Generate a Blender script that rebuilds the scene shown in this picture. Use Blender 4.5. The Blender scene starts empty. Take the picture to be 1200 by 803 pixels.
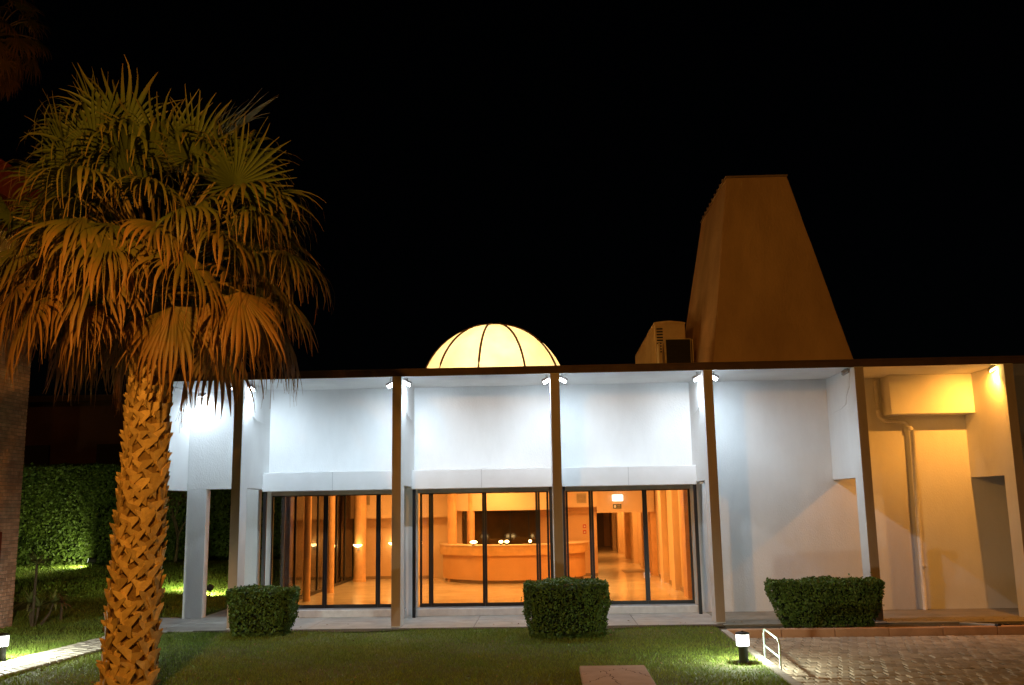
import bpy, bmesh, math, random
import numpy as np
from mathutils import Vector, Matrix

SC = bpy.context.scene
COL = SC.collection
PI = math.pi
rng = random.Random(7)
nrng = np.random.default_rng(11)

# ------------------------------------------------------------------ camera
CAM_C = Vector((-0.183765, -19.819852, 2.379491))
CAM_R = Vector((0.999242, 0.035288, -0.016435))
CAM_U = Vector((0.022257, -0.171524, 0.984929))
CAM_F = Vector((-0.031937, 0.984548, 0.172179))
FPX = 1102.0887
cd = bpy.data.cameras.new('camera')
cam = bpy.data.objects.new('camera', cd)
COL.objects.link(cam)
cd.sensor_width = 36.0
cd.lens = FPX / 1200.0 * 36.0
cd.clip_end = 2000
cd.clip_start = 0.1
m = Matrix.Identity(4)
for i in range(3):
    m[i][0] = CAM_R[i]; m[i][1] = CAM_U[i]; m[i][2] = -CAM_F[i]; m[i][3] = CAM_C[i]
cam.matrix_world = m
SC.camera = cam

def ray(x, y):
    return CAM_F + CAM_R * ((x - 600) / FPX) - CAM_U * ((y - 401.5) / FPX)
def onz(x, y, z=0.0):
    d = ray(x, y); return CAM_C + d * ((z - CAM_C.z) / d.z)
def ony(x, y, Y):
    d = ray(x, y); return CAM_C + d * ((Y - CAM_C.y) / d.y)

# ------------------------------------------------------------------ world, sodium street light as the one sun
SUN_TO = Vector((-0.60, -0.56, 0.46)).normalized()
w = bpy.data.worlds.new('World'); SC.world = w; w.use_nodes = True
nt = w.node_tree
sky = nt.nodes.new('ShaderNodeTexSky'); sky.sky_type = 'NISHITA'; sky.sun_disc = False
sky.sun_elevation = math.asin(SUN_TO.z)
sky.sun_rotation = math.atan2(SUN_TO.x, SUN_TO.y)
bg = nt.nodes['Background']; bg.inputs['Strength'].default_value = 0.0001
nt.links.new(sky.outputs[0], bg.inputs['Color'])
sd = bpy.data.lights.new('sun', 'SUN'); sd.energy = 0.10; sd.angle = math.radians(0.6); sd.color = (1.0, 0.40, 0.07)
sun = bpy.data.objects.new('sun', sd); COL.objects.link(sun)
sun.rotation_euler = (-SUN_TO).to_track_quat('-Z', 'Y').to_euler()
SC.view_settings.view_transform = 'Standard'
SC.view_settings.look = 'None'
SC.view_settings.exposure = 0.0
SC.view_settings.gamma = 1.0
SC.cycles.use_denoising = True
SC.cycles.max_bounces = 8
SC.cycles.transparent_max_bounces = 16
SC.cycles.sample_clamp_indirect = 6.0
SC.cycles.caustics_reflective = False
SC.cycles.caustics_refractive = False

# ------------------------------------------------------------------ materials
MATS = {}
def mat(name, col, rough=0.7, col2=None, scale=4.0, detail=6.0, bump=0.0, bscale=None, spec=0.3, metal=0.0,
        stretch=None, coat=0.0, trans=0.0, island=0.0):
    """Principled with object-space noise between two colours and a fine bump."""
    mt = bpy.data.materials.new(name); mt.use_nodes = True
    nt = mt.node_tree; N = nt.nodes; L = nt.links
    b = N['Principled BSDF']
    b.inputs['Roughness'].default_value = rough
    b.inputs['Specular IOR Level'].default_value = spec
    b.inputs['Metallic'].default_value = metal
    tc = N.new('ShaderNodeNewGeometry')
    src = tc.outputs['Position']
    mp = N.new('ShaderNodeMapping'); L.new(src, mp.inputs['Vector'])
    if stretch: mp.inputs['Scale'].default_value = stretch
    nz = N.new('ShaderNodeTexNoise'); nz.inputs['Scale'].default_value = scale; nz.inputs['Detail'].default_value = detail
    nz.inputs['Roughness'].default_value = 0.6
    L.new(mp.outputs[0], nz.inputs['Vector'])
    mx = N.new('ShaderNodeMix'); mx.data_type = 'RGBA'
    c2 = col2 if col2 else tuple(c * 0.8 for c in col)
    mx.inputs[6].default_value = (*col, 1); mx.inputs[7].default_value = (*c2, 1)
    cr = N.new('ShaderNodeMapRange'); cr.inputs['From Min'].default_value = 0.35; cr.inputs['From Max'].default_value = 0.68
    L.new(nz.outputs['Fac'], cr.inputs['Value'])
    L.new(cr.outputs[0], mx.inputs[0])
    out = mx.outputs[2]
    if island:
        oi = N.new('ShaderNodeObjectInfo'); gi = tc
        ad = N.new('ShaderNodeMath'); ad.operation = 'ADD'
        L.new(oi.outputs['Random'], ad.inputs[0]); L.new(gi.outputs['Random Per Island'], ad.inputs[1])
        fr = N.new('ShaderNodeMath'); fr.operation = 'FRACT'; L.new(ad.outputs[0], fr.inputs[0])
        mr = N.new('ShaderNodeMapRange'); mr.inputs['To Min'].default_value = 1 - island; mr.inputs['To Max'].default_value = 1 + island
        L.new(fr.outputs[0], mr.inputs['Value'])
        hs = N.new('ShaderNodeHueSaturation'); L.new(out, hs.inputs['Color']); L.new(mr.outputs[0], hs.inputs['Value'])
        out = hs.outputs[0]
    L.new(out, b.inputs['Base Color'])
    if bump:
        n2 = N.new('ShaderNodeTexNoise'); n2.inputs['Scale'].default_value = bscale or scale * 8; n2.inputs['Detail'].default_value = 5
        L.new(mp.outputs[0], n2.inputs['Vector'])
        bp = N.new('ShaderNodeBump'); bp.inputs['Strength'].default_value = bump; bp.inputs['Distance'].default_value = 0.02
        L.new(n2.outputs['Fac'], bp.inputs['Height']); L.new(bp.outputs[0], b.inputs['Normal'])
    if trans:
        tr = N.new('ShaderNodeBsdfTranslucent'); L.new(out, tr.inputs['Color'])
        ms = N.new('ShaderNodeMixShader'); ms.inputs[0].default_value = trans
        L.new(b.outputs[0], ms.inputs[1]); L.new(tr.outputs[0], ms.inputs[2])
        L.new(ms.outputs[0], N['Material Output'].inputs['Surface'])
    MATS[name] = mt
    return mt

def emit(name, col, strength, transp=0.0):
    mt = bpy.data.materials.new(name); mt.use_nodes = True
    nt = mt.node_tree; N = nt.nodes; L = nt.links
    N.remove(N['Principled BSDF'])
    e = N.new('ShaderNodeEmission'); e.inputs[0].default_value = (*col, 1); e.inputs[1].default_value = strength
    o = e.outputs[0]
    if transp:
        t = N.new('ShaderNodeBsdfTransparent'); ms = N.new('ShaderNodeMixShader'); ms.inputs[0].default_value = transp
        L.new(o, ms.inputs[1]); L.new(t.outputs[0], ms.inputs[2]); o = ms.outputs[0]
    L.new(o, N['Material Output'].inputs['Surface'])
    MATS[name] = mt
    return mt

def glass(name, tint=(1, 1, 1), ior=1.5, rough=0.0):
    mt = bpy.data.materials.new(name); mt.use_nodes = True
    nt = mt.node_tree; N = nt.nodes; L = nt.links
    N.remove(N['Principled BSDF'])
    t = N.new('ShaderNodeBsdfTransparent'); t.inputs[0].default_value = (*tint, 1)
    g = N.new('ShaderNodeBsdfGlossy'); g.inputs['Roughness'].default_value = rough
    f = N.new('ShaderNodeFresnel'); f.inputs[0].default_value = ior
    ms = N.new('ShaderNodeMixShader'); L.new(f.outputs[0], ms.inputs[0]); L.new(t.outputs[0], ms.inputs[1]); L.new(g.outputs[0], ms.inputs[2])
    L.new(ms.outputs[0], N['Material Output'].inputs['Surface'])
    MATS[name] = mt
    return mt

M_plaster = mat('white_plaster', (0.81, 0.81, 0.80), 0.85, (0.72, 0.715, 0.705), 1.1, 10, 0.3, 60, 0.2, stretch=(1, 1, 0.4))
M_edgedim = mat('edge_dimming_brown', (0.46, 0.35, 0.26), 0.8, (0.38, 0.285, 0.21), 2.5, 8, 0.2, 50, stretch=(1, 1, 0.3))  # brown tone puts dimmer light on the fin fronts into the colour
M_box = mat('white_metal_box', (0.82, 0.82, 0.82), 0.55, (0.76, 0.76, 0.75), 2, 4, 0.05, 30, 0.4)
M_conc = mat('roof_edge_paint', (0.10, 0.055, 0.03), 0.8, (0.07, 0.04, 0.025), 3, 6, 0.2)
M_tower = mat('tower_render', (0.74, 0.47, 0.25), 0.9, (0.54, 0.33, 0.17), .7, 12, 0.6, 18, 0.15, stretch=(1, 1, .45))
M_soot = mat('tower_rim', (0.35, 0.24, 0.14), 0.85)
M_black = mat('black_frame', (0.012, 0.012, 0.014), 0.4, spec=0.5)
M_lintel = mat('beige_lintel', (0.5, 0.42, 0.32), 0.6)
M_sill = mat('white_sill', (0.75, 0.74, 0.72), 0.5, (0.62, 0.61, 0.6), 6)
M_glass = glass('window_glass', (0.93, 0.93, 0.92))
M_paving = mat('paving_concrete', (0.47, 0.43, 0.38), 0.8, (0.34, 0.31, 0.27), 2.2, 9, 0.3, 40, island=0.06)
M_paving2 = mat('paving_weathered', (0.30, 0.26, 0.20), 0.85, (0.20, 0.175, 0.13), 1.6, 9, 0.3, 30, island=0.05)
M_soil = mat('soil', (0.075, 0.05, 0.028), 0.95, (0.045, 0.04, 0.015), 2.5, 10, 0.6, 25)
M_lawn = mat('lawn_base', (0.075, 0.11, 0.02), 0.95, (0.10, 0.095, 0.03), 1.3, 10, 0.6, 40)
M_ground = mat('far_ground', (0.04, 0.05, 0.02), 0.95, (0.05, 0.04, 0.02), 0.5)
M_grass = mat('grass_blade', (0.15, 0.25, 0.033), 0.6, (0.22, 0.27, 0.05), 0.9, 8, trans=0.25, island=0.35)
M_cobble = mat('cobble_stone', (0.46, 0.38, 0.28), 0.95, (0.36, 0.29, 0.21), 5, 8, 0.3, 60, 0.05, island=0.2)
M_sand = mat('cobble_joint', (0.10, 0.085, 0.05), 0.95, (0.05, 0.06, 0.02), 3, 8, 0.5, 60)
M_path = mat('path_stone', (0.50, 0.47, 0.40), 0.75, (0.38, 0.35, 0.29), 6, 8, 0.3, 60, island=0.12)
M_curb = mat('terracotta_kerb', (0.52, 0.30, 0.17), 0.85, (0.40, 0.22, 0.12), 3, 8, 0.3, 40)
M_edge = mat('pale_edging', (0.42, 0.38, 0.32), 0.8, (0.30, 0.27, 0.22), 5, 8, 0.3, 40)
M_slab = mat('pink_stone_slab', (0.44, 0.32, 0.28), 0.7, (0.34, 0.245, 0.215), 3, 9, 0.15, 40)
M_crack = mat('crack_dark', (0.12, 0.07, 0.06), 0.9)
M_brick = mat('red_brick', (0.66, 0.43, 0.33), 0.85, (0.50, 0.29, 0.21), 8, 8, 0.35, 60, island=0.18)
M_mortar = mat('mortar', (0.30, 0.26, 0.22), 0.95, bump=0.3, bscale=80)
M_red = mat('red_paint', (0.20, 0.03, 0.012), 0.7, (0.15, 0.022, 0.01), 3)
M_cream = mat('cream_band', (0.55, 0.45, 0.22), 0.8)
M_boot = mat('palm_boot', (0.72, 0.50, 0.22), 0.75, (0.52, 0.33, 0.13), 9, 8, 0.5, 60, 0.2, island=0.28)
M_fibre = mat('palm_fibre', (0.34, 0.21, 0.085), 0.9, (0.22, 0.13, 0.05), 14, 8, 0.8, 60)
M_petiole = mat('palm_petiole', (0.26, 0.17, 0.05), 0.6, (0.16, 0.12, 0.03), 6)
M_bush = mat('clipped_leaf', (0.11, 0.19, 0.032), 0.55, (0.06, 0.11, 0.018), 5, 6, trans=0.2, island=0.4)
M_hedge = mat('hedge_leaf', (0.095, 0.14, 0.022), 0.55, (0.05, 0.085, 0.013), 1.6, 8, trans=0.2, island=0.4)
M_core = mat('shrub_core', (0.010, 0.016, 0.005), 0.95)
M_bark = mat('bark', (0.12, 0.085, 0.05), 0.9, bump=0.5, bscale=30)
M_dracaena = mat('strap_leaf', (0.18, 0.24, 0.06), 0.5, (0.26, 0.24, 0.09), 6, trans=0.2, island=0.25)
M_dryleaf = mat('dry_strap_leaf', (0.25, 0.17, 0.08), 0.8, (0.17, 0.11, 0.05), 6, island=0.3)
M_lampbody = mat('lamp_dark_metal', (0.02, 0.02, 0.022), 0.45, spec=0.5)
M_lampgrey = mat('lamp_grey_metal', (0.35, 0.35, 0.36), 0.4, spec=0.5)
M_hoop = mat('green_white_pipe', (0.55, 0.70, 0.60), 0.4, (0.35, 0.5, 0.42), 8, spec=0.5)
M_pipe = mat('drain_pipe', (0.72, 0.70, 0.66), 0.5)
M_hvac = mat('hvac_metal', (0.75, 0.55, 0.3), 0.6, (0.65, 0.46, 0.25), 3, 6)
M_hvacd = mat('hvac_dark', (0.03, 0.025, 0.022), 0.6)
M_iwall = mat('interior_orange_wall', (0.72, 0.47, 0.26), 0.75, (0.68, 0.44, 0.24), 1.0)
M_ilight = mat('interior_cream_wall', (0.74, 0.54, 0.34), 0.75, (0.70, 0.51, 0.32), 1.0)
M_icol = mat('interior_orange_column', (0.76, 0.44, 0.20), 0.6)
M_ifloor = mat('interior_tile', (0.70, 0.58, 0.42), 0.18, (0.55, 0.44, 0.29), 1.5, spec=0.5)
M_ceil = mat('interior_ceiling', (0.8, 0.76, 0.68), 0.85)
M_counter = mat('counter_orange', (0.68, 0.37, 0.15), 0.5, (0.62, 0.33, 0.13), 1.4)
M_countertop = mat('counter_fascia', (0.74, 0.42, 0.16), 0.35)
M_idoor = mat('interior_brown_door', (0.34, 0.23, 0.13), 0.6)
M_barglass = mat('dark_back_glass', (0.05, 0.035, 0.015), 0.08, (0.09, 0.06, 0.02), 2.2, spec=0.8)
M_grille = mat('vent_grille', (0.45, 0.36, 0.22), 0.6)
M_sign = mat('exit_sign_dark', (0.02, 0.06, 0.03), 0.5)
M_signw = mat('sign_white', (0.8, 0.8, 0.75), 0.5)
M_signr = mat('fire_sign_red', (0.6, 0.05, 0.02), 0.5)
M_farwall = mat('far_brown_wall', (0.16, 0.075, 0.04), 0.9, (0.12, 0.055, 0.03), 0.6, 8, 0.3, 10)
M_hose = mat('black_hose', (0.02, 0.018, 0.015), 0.6)
M_rib = mat('dome_rib', (0.10, 0.045, 0.015), 0.6)
E_white = emit('flood_lens', (0.86, 0.94, 1.0), 40)
E_sod = emit('sodium_lens', (1.0, 0.62, 0.14), 40)
E_boll = emit('bollard_lens', (0.95, 0.98, 0.92), 14.0, 0.85)
E_warm = emit('warm_bulb', (1.0, 0.62, 0.22), 16)
E_exit = emit('exit_light', (1.0, 0.9, 0.75), 6)
E_ceil = emit('ceiling_lamp_glow', (1.0, 0.6, 0.25), 8)
E_ground = emit('ground_spot_lens', (0.9, 1.0, 0.75), 10)

def dome_mat():
    """opal panel: light from the lamp inside comes through it"""
    mt = bpy.data.materials.new('dome_opal_panel'); mt.use_nodes = True
    N = mt.node_tree.nodes; L = mt.node_tree.links
    N.remove(N['Principled BSDF'])
    g = N.new('ShaderNodeNewGeometry'); nz = N.new('ShaderNodeTexNoise'); nz.inputs['Scale'].default_value = 1.6; nz.inputs['Detail'].default_value = 8
    L.new(g.outputs['Position'], nz.inputs['Vector'])
    cr = N.new('ShaderNodeValToRGB'); e = cr.color_ramp.elements
    e[0].position = .3; e[0].color = (.82, .74, .56, 1); e[1].position = .7; e[1].color = (.95, .89, .74, 1)
    L.new(nz.outputs['Fac'], cr.inputs[0])
    t = N.new('ShaderNodeBsdfTranslucent'); L.new(cr.outputs[0], t.inputs[0])
    d = N.new('ShaderNodeBsdfDiffuse'); L.new(cr.outputs[0], d.inputs[0])
    ms = N.new('ShaderNodeMixShader'); ms.inputs[0].default_value = .25
    L.new(t.outputs[0], ms.inputs[1]); L.new(d.outputs[0], ms.inputs[2]); L.new(ms.outputs[0], N['Material Output'].inputs['Surface'])
    return mt
M_dome = dome_mat()

def frond_mat():
    """palm blade: attribute 'dry' (0 green .. 1 straw) is the leaf's own colour"""
    mt = bpy.data.materials.new('palm_blade'); mt.use_nodes = True
    N = mt.node_tree.nodes; L = mt.node_tree.links
    b = N['Principled BSDF']; b.inputs['Roughness'].default_value = 0.5; b.inputs['Specular IOR Level'].default_value = 0.35
    at = N.new('ShaderNodeAttribute'); at.attribute_name = 'dry'
    g = N.new('ShaderNodeNewGeometry')
    nz = N.new('ShaderNodeTexNoise'); nz.inputs['Scale'].default_value = 6; L.new(g.outputs['Position'], nz.inputs['Vector'])
    ad = N.new('ShaderNodeMath'); ad.operation = 'MULTIPLY_ADD'; ad.inputs[1].default_value = 0.5; ad.inputs[2].default_value = -0.25
    L.new(nz.outputs['Fac'], ad.inputs[0])
    a2 = N.new('ShaderNodeMath'); a2.operation = 'ADD'; L.new(at.outputs['Fac'], a2.inputs[0]); L.new(ad.outputs[0], a2.inputs[1])
    cr = N.new('ShaderNodeValToRGB'); e = cr.color_ramp.elements
    e[0].position = 0.05; e[0].color = (0.095, 0.125, 0.022, 1); e[1].position = 0.95; e[1].color = (0.34, 0.165, 0.045, 1)
    k = cr.color_ramp.elements.new(0.45); k.color = (0.16, 0.125, 0.025, 1)
    L.new(a2.outputs[0], cr.inputs[0]); L.new(cr.outputs[0], b.inputs['Base Color'])
    tr = N.new('ShaderNodeBsdfTranslucent'); L.new(cr.outputs[0], tr.inputs[0])
    ms = N.new('ShaderNodeMixShader'); ms.inputs[0].default_value = 0.3
    L.new(b.outputs[0], ms.inputs[1]); L.new(tr.outputs[0], ms.inputs[2]); L.new(ms.outputs[0], N['Material Output'].inputs['Surface'])
    return mt
M_frond = frond_mat()

# ------------------------------------------------------------------ mesh helpers
class MB:
    def __init__(s): s.v = []; s.f = []
    def box(s, x0, x1, y0, y1, z0, z1, c=0.0):
        if x0 > x1: x0, x1 = x1, x0
        if y0 > y1: y0, y1 = y1, y0
        if z0 > z1: z0, z1 = z1, z0
        n = len(s.v)
        if c <= 0:
            s.v += [(x, y, z) for z in (z0, z1) for y in (y0, y1) for x in (x0, x1)]
            s.f += [tuple(n + i for i in q) for q in ((0, 2, 3, 1), (4, 5, 7, 6), (0, 1, 5, 4), (2, 6, 7, 3), (0, 4, 6, 2), (1, 3, 7, 5))]
        else:
            bm = bmesh.new(); bmesh.ops.create_cube(bm, size=1)
            for q in bm.verts:
                q.co = Vector(((x0 + x1) / 2 + q.co.x * (x1 - x0), (y0 + y1) / 2 + q.co.y * (y1 - y0), (z0 + z1) / 2 + q.co.z * (z1 - z0)))
            bmesh.ops.bevel(bm, geom=bm.edges[:], offset=c, segments=1, affect='EDGES')
            bm.verts.index_update()
            s.v += [tuple(q.co) for q in bm.verts]; s.f += [tuple(n + q.index for q in fc.verts) for fc in bm.faces]
            bm.free()
        return s
    def tube(s, pts, r, seg=8, cap=True):
        pts = [Vector(p) for p in pts]; n = len(s.v)
        rs = r if isinstance(r, (list, tuple)) else [r] * len(pts)
        up = Vector((0, 0, 1))
        for i, p in enumerate(pts):
            t = (pts[min(i + 1, len(pts) - 1)] - pts[max(i - 1, 0)]).normalized()
            a = t.cross(up if abs(t.z) < 0.95 else Vector((1, 0, 0))).normalized(); b = t.cross(a)
            for k in range(seg):
                an = 2 * PI * k / seg
                s.v.append(tuple(p + (a * math.cos(an) + b * math.sin(an)) * rs[i]))
        for i in range(len(pts) - 1):
            for k in range(seg):
                k2 = (k + 1) % seg
                s.f.append((n + i * seg + k, n + i * seg + k2, n + (i + 1) * seg + k2, n + (i + 1) * seg + k))
        if cap:
            s.f.append(tuple(n + k for k in range(seg))); s.f.append(tuple(n + (len(pts) - 1) * seg + k for k in reversed(range(seg))))
        return s
    def prism(s, poly, z0, z1):
        n = len(s.v); k = len(poly)
        s.v += [(x, y, z0) for x, y in poly] + [(x, y, z1) for x, y in poly]
        s.f.append(tuple(n + i for i in reversed(range(k)))); s.f.append(tuple(n + k + i for i in range(k)))
        for i in range(k):
            j = (i + 1) % k
            s.f.append((n + i, n + j, n + k + j, n + k + i))
        return s
    def lathe(s, prof, cx=0, cy=0, seg=20, cz=0):
        n = len(s.v)
        for r, z in prof:
            for k in range(seg):
                a = 2 * PI * k / seg; s.v.append((cx + r * math.cos(a), cy + r * math.sin(a), cz + z))
        for i in range(len(prof) - 1):
            for k in range(seg):
                k2 = (k + 1) % seg
                s.f.append((n + i * seg + k, n + i * seg + k2, n + (i + 1) * seg + k2, n + (i + 1) * seg + k))
        return s
    def mesh(s, name):
        me = bpy.data.meshes.new(name); me.from_pydata(s.v, [], s.f); me.update(); return me
    def obj(s, name, m, parent=None, smooth=False, origin=None):
        me = s.mesh(name); me.materials.append(m)
        if smooth:
            me.polygons.foreach_set('use_smooth', [True] * len(me.polygons))
        return link(name, me, parent)

def link(name, data, parent=None):
    o = bpy.data.objects.new(name, data); COL.objects.link(o)
    if parent is not None: 
        o.parent = parent
        o.matrix_parent_inverse = Matrix.Translation(-parent.location) if parent.type == 'EMPTY' else Matrix.Identity(4)
    return o
def tag(o, label=None, cat=None, group=None, kind=None):
    if label: o['label'] = label
    if cat: o['category'] = cat
    if group: o['group'] = group
    if kind: o['kind'] = kind
    return o
def thing(name, label, cat, loc=(0, 0, 0), group=None):
    o = bpy.data.objects.new(name, None); COL.objects.link(o); o.location = loc; o.empty_display_size = 0.2
    return tag(o, label, cat, group)
def box(name, m, parent, x0, x1, y0, y1, z0, z1, c=0.0):
    return MB().box(x0, x1, y0, y1, z0, z1, c).obj(name, m, parent)
def light(name, kind, loc, energy, color, parent=None, aim=None, size=None, blend=0.5, spot=None, spread=None):
    d = bpy.data.lights.new(name, kind); d.energy = energy; d.color = color
    if kind == 'AREA':
        d.shape = 'RECTANGLE'; d.size, d.size_y = size
        if spread: d.spread = spread
    elif size is not None: d.shadow_soft_size = size
    if kind == 'SPOT': d.spot_size = spot; d.spot_blend = blend
    o = bpy.data.objects.new(name, d); COL.objects.link(o)
    o.location = loc
    if aim is not None: o.rotation_euler = Vector(aim).to_track_quat('-Z', 'Y').to_euler()
    if parent is not None:
        o.parent = parent
        o.matrix_parent_inverse = Matrix.Translation(-parent.location)
    return o
def quadmesh(name, V, F, m, parent=None, smooth=False):
    """V (n,3) float array, F (k,4) or (k,3) int array"""
    me = bpy.data.meshes.new(name)
    V = np.asarray(V, dtype=np.float32); F = np.asarray(F, dtype=np.int32); k = F.shape[1]
    me.vertices.add(len(V)); me.vertices.foreach_set('co', V.ravel())
    me.loops.add(F.size); me.loops.foreach_set('vertex_index', F.ravel())
    me.polygons.add(len(F)); me.polygons.foreach_set('loop_start', np.arange(0, F.size, k, dtype=np.int32))
    me.polygons.foreach_set('loop_total', np.full(len(F), k, dtype=np.int32))
    me.update(calc_edges=True); me.materials.append(m)
    if smooth: me.polygons.foreach_set('use_smooth', [True] * len(F))
    return link(name, me, parent)

# ------------------------------------------------------------------ terrain
def sst(a, b, x):
    t = np.clip((np.asarray(x, float) - a) / (b - a), 0, 1); return t * t * (3 - 2 * t)
def hgt(x, y):
    return -0.02 + 0.47 * sst(3, 17, y) * (1 - sst(-10.5, -8.7, x)) + 0.012 * np.sin(np.asarray(x) * 1.7 + 1) * np.sin(np.asarray(y) * 1.3)

g = MB(); g.v = [(-400, -400, -0.3), (400, -400, -0.3), (400, 400, -0.3), (-400, 400, -0.3)]; g.f = [(0, 1, 2, 3)]
tag(g.obj('ground', M_ground), 'dark bare ground all round the building', kind='structure')

EDGE0 = Vector((3.10, -1.25)); EDGE1 = Vector((2.96, -12.0))        # lawn / driveway border line
def edge_x(y): return EDGE0.x + (EDGE1.x - EDGE0.x) * (EDGE0.y - y) / (EDGE0.y - EDGE1.y)
ys = np.concatenate([np.linspace(-24, -0.25, 60)]); 
V = []; F = []
NX = 60
for j, y in enumerate(ys):
    xe = edge_x(min(y, -1.25)) if y < -1.2 else 3.10
    for i in range(NX + 1):
        x = -30 + (xe + 30) * i / NX
        V.append((x, y, float(hgt(x, y))))
for j in range(len(ys) - 1):
    for i in range(NX):
        a = j * (NX + 1) + i; F.append((a, a + 1, a + NX + 2, a + NX + 1))
quadmesh('lawn', V, F, M_lawn, smooth=True)['kind'] = 'structure'
V = []; F = []
ysb = np.linspace(-0.25, 60, 90)
for j, y in enumerate(ysb):
    for i in range(NX + 1):
        x = -60 + (-6.9 + 60) * i / NX
        V.append((x, y, float(hgt(x, y))))
for j in range(len(ysb) - 1):
    for i in range(NX):
        a = j * (NX + 1) + i; F.append((a, a + 1, a + NX + 2, a + NX + 1))
quadmesh('back_lawn', V, F, M_lawn, smooth=True)['kind'] = 'structure'

# soil strip between paving and kerb (right), and a worn strip along the paving (left)
s = MB().box(3.08, 16, -1.13, -0.22, -0.25, -0.035)
tag(s.obj('soil_bed', M_soil), 'bare soil strip behind the terracotta kerb', kind='structure')
s = MB(); n = 60
for i in range(n + 1):
    x = -7.4 + (3.3 + 7.4) * i / n
    s.v += [(x, -0.2, 0.004), (x, -0.45 - 0.18 * math.sin(x * 1.9) * math.sin(x * 0.7 + 1) - 0.05 * rng.random(), -0.003)]
for i in range(n): s.f.append((2 * i, 2 * i + 1, 2 * i + 3, 2 * i + 2))
tag(s.obj('worn_soil_strip', M_soil), 'worn brown soil edge along the paving', kind='structure')

# paving slabs in front of the glass doors
pav = thing('pavement', 'pale concrete slab pavement under the portico', None); pav['kind'] = 'structure'
box('paving_bed', M_soil, pav, -9.3, 16, -0.2, 2.3, -0.28, -0.012)
xs = [-9.25, -8.15, -6.75, -5.1, -3.36, -1.7, 0.03, 1.62, 3.33]
for i in range(len(xs) - 1):
    box('paving_slab', M_paving, pav, xs[i] + .004, xs[i + 1] - .004, -0.24, 1.10, -0.1, 0.0 - 0.002 * (i % 2), 0.006)
    box('paving_slab', M_paving, pav, xs[i] + .004, xs[i + 1] - .004, 1.108, 2.3, -0.1, 0.001 + 0.002 * (i % 2), 0.006)
xs = [3.33, 5.0, 6.5, 8.0, 9.55, 11.2, 12.9, 14.6, 16]
for i in range(len(xs) - 1):
    box('paving_slab', M_paving2, pav, xs[i] + .004, xs[i + 1] - .004, -0.24, 2.06, -0.1, -0.004 - 0.002 * (i % 2), 0.006)
for i in range(5):
    box('paving_slab', M_paving, pav, -8.15, -6.95, 2.31 + i * 1.2, 3.50 + i * 1.2, -0.1, 0.0, 0.006)

# left path of small pavers
pth = thing('garden_path', 'pale curved path of small stone pavers', None); pth['kind'] = 'structure'
def path_l(t): return Vector((-9.30 + 0.52 * t, -5.6 + 5.6 * t - 0.15, 0))
def path_r(t): return Vector((-8.50 + 0.62 * t, -6.6 + 6.3 * t, 0))
rows = 34; cols = 4
bed = MB()
bed.v = [tuple(path_l(0) + Vector((0, 0, -.004))), tuple(path_r(0) + Vector((0, 0, -.004))), tuple(path_r(1) + Vector((0, 0, -.004))), tuple(path_l(1) + Vector((0, 0, -.004)))]
bed.f = [(0, 1, 2, 3)]
bed.obj('path_bed', M_sand, pth)
for r_ in range(rows):
    for c_ in range(cols):
        def P(u, v):
            t = (r_ + u) / rows; a = path_l(t); b = path_r(t); return a.lerp(b, (c_ + v) / cols)
        mb = MB(); h = 0.018 + rng.random() * 0.008; e = 0.05
        q = [P(e, e * .7), P(e, 1 - e * .7), P(1 - e, 1 - e * .7), P(1 - e, e * .7)]
        q2 = [P(.1, .07), P(.1, .93), P(.9, .93), P(.9, .07)]
        mb.v = [(p.x, p.y, -0.03) for p in q] + [(p.x, p.y, h - .008) for p in q] + [(p.x, p.y, h) for p in q2]
        for b0 in (0, 4):
            for i in range(4):
                j = (i + 1) % 4; mb.f.append((b0 + i, b0 + j, b0 + 4 + j, b0 + 4 + i))
        mb.f.append((8, 9, 10, 11))
        mb.obj('path_paver', M_path, pth)

# kerb, edging and driveway
ke = thing('kerb', 'terracotta coloured concrete kerb along the driveway', None); ke['kind'] = 'structure'
x = 3.2
while x < 16:
    box('kerb_stone', M_curb, ke, x, x + 0.99, -1.30, -1.12, -0.3, 0.03 + rng.uniform(-.004, .004), 0.012); x += 1.0
ed = thing('lawn_edging', 'pale concrete edging between lawn and driveway', None); ed['kind'] = 'structure'
y = -1.14
while y > -12:
    x0 = edge_x(y); x1 = edge_x(y - .79)
    MB().prism([(x0 - .01, y), (x1 - .01, y - .79), (x1 + .11, y - .79), (x0 + .11, y)], -0.3, 0.012 + rng.uniform(-.004, .004)).obj('edging_stone', M_edge, ed)
    y -= 0.8

drv = thing('driveway', 'cobbled driveway right of the lawn', None); drv['kind'] = 'structure'
DZ = -0.13
d = MB(); d.v = [(2.95, -24, DZ), (20, -24, DZ), (20, -1.2, DZ), (3.1, -1.2, DZ)]; d.f = [(0, 1, 2, 3)]
d.obj('joint_bed', M_sand, drv)
CW, CD = 0.165, 0.25
stones = []
for r_ in range(60):
    yy = -1.33 - CD * (r_ + .5)
    for c_ in range(80):
        xx = 3.08 + CW * (c_ + .5) + (CW / 2 if r_ % 2 else 0) + r_ * 0.006
        if xx - CW / 2 < edge_x(yy) + .115 or xx > 13: continue
        stones.append((xx, yy))
vis = []
for (xx, yy) in stones:
    dd = Vector((xx, yy, DZ)) - CAM_C; z = dd.dot(CAM_F)
    px = 600 + FPX * dd.dot(CAM_R) / z; py = 401.5 - FPX * dd.dot(CAM_U) / z
    vis.append((0 if (px < 1205 and py < 812) else 1, yy if px < 1205 and py < 812 else -yy, xx, yy))
vis.sort()
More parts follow.
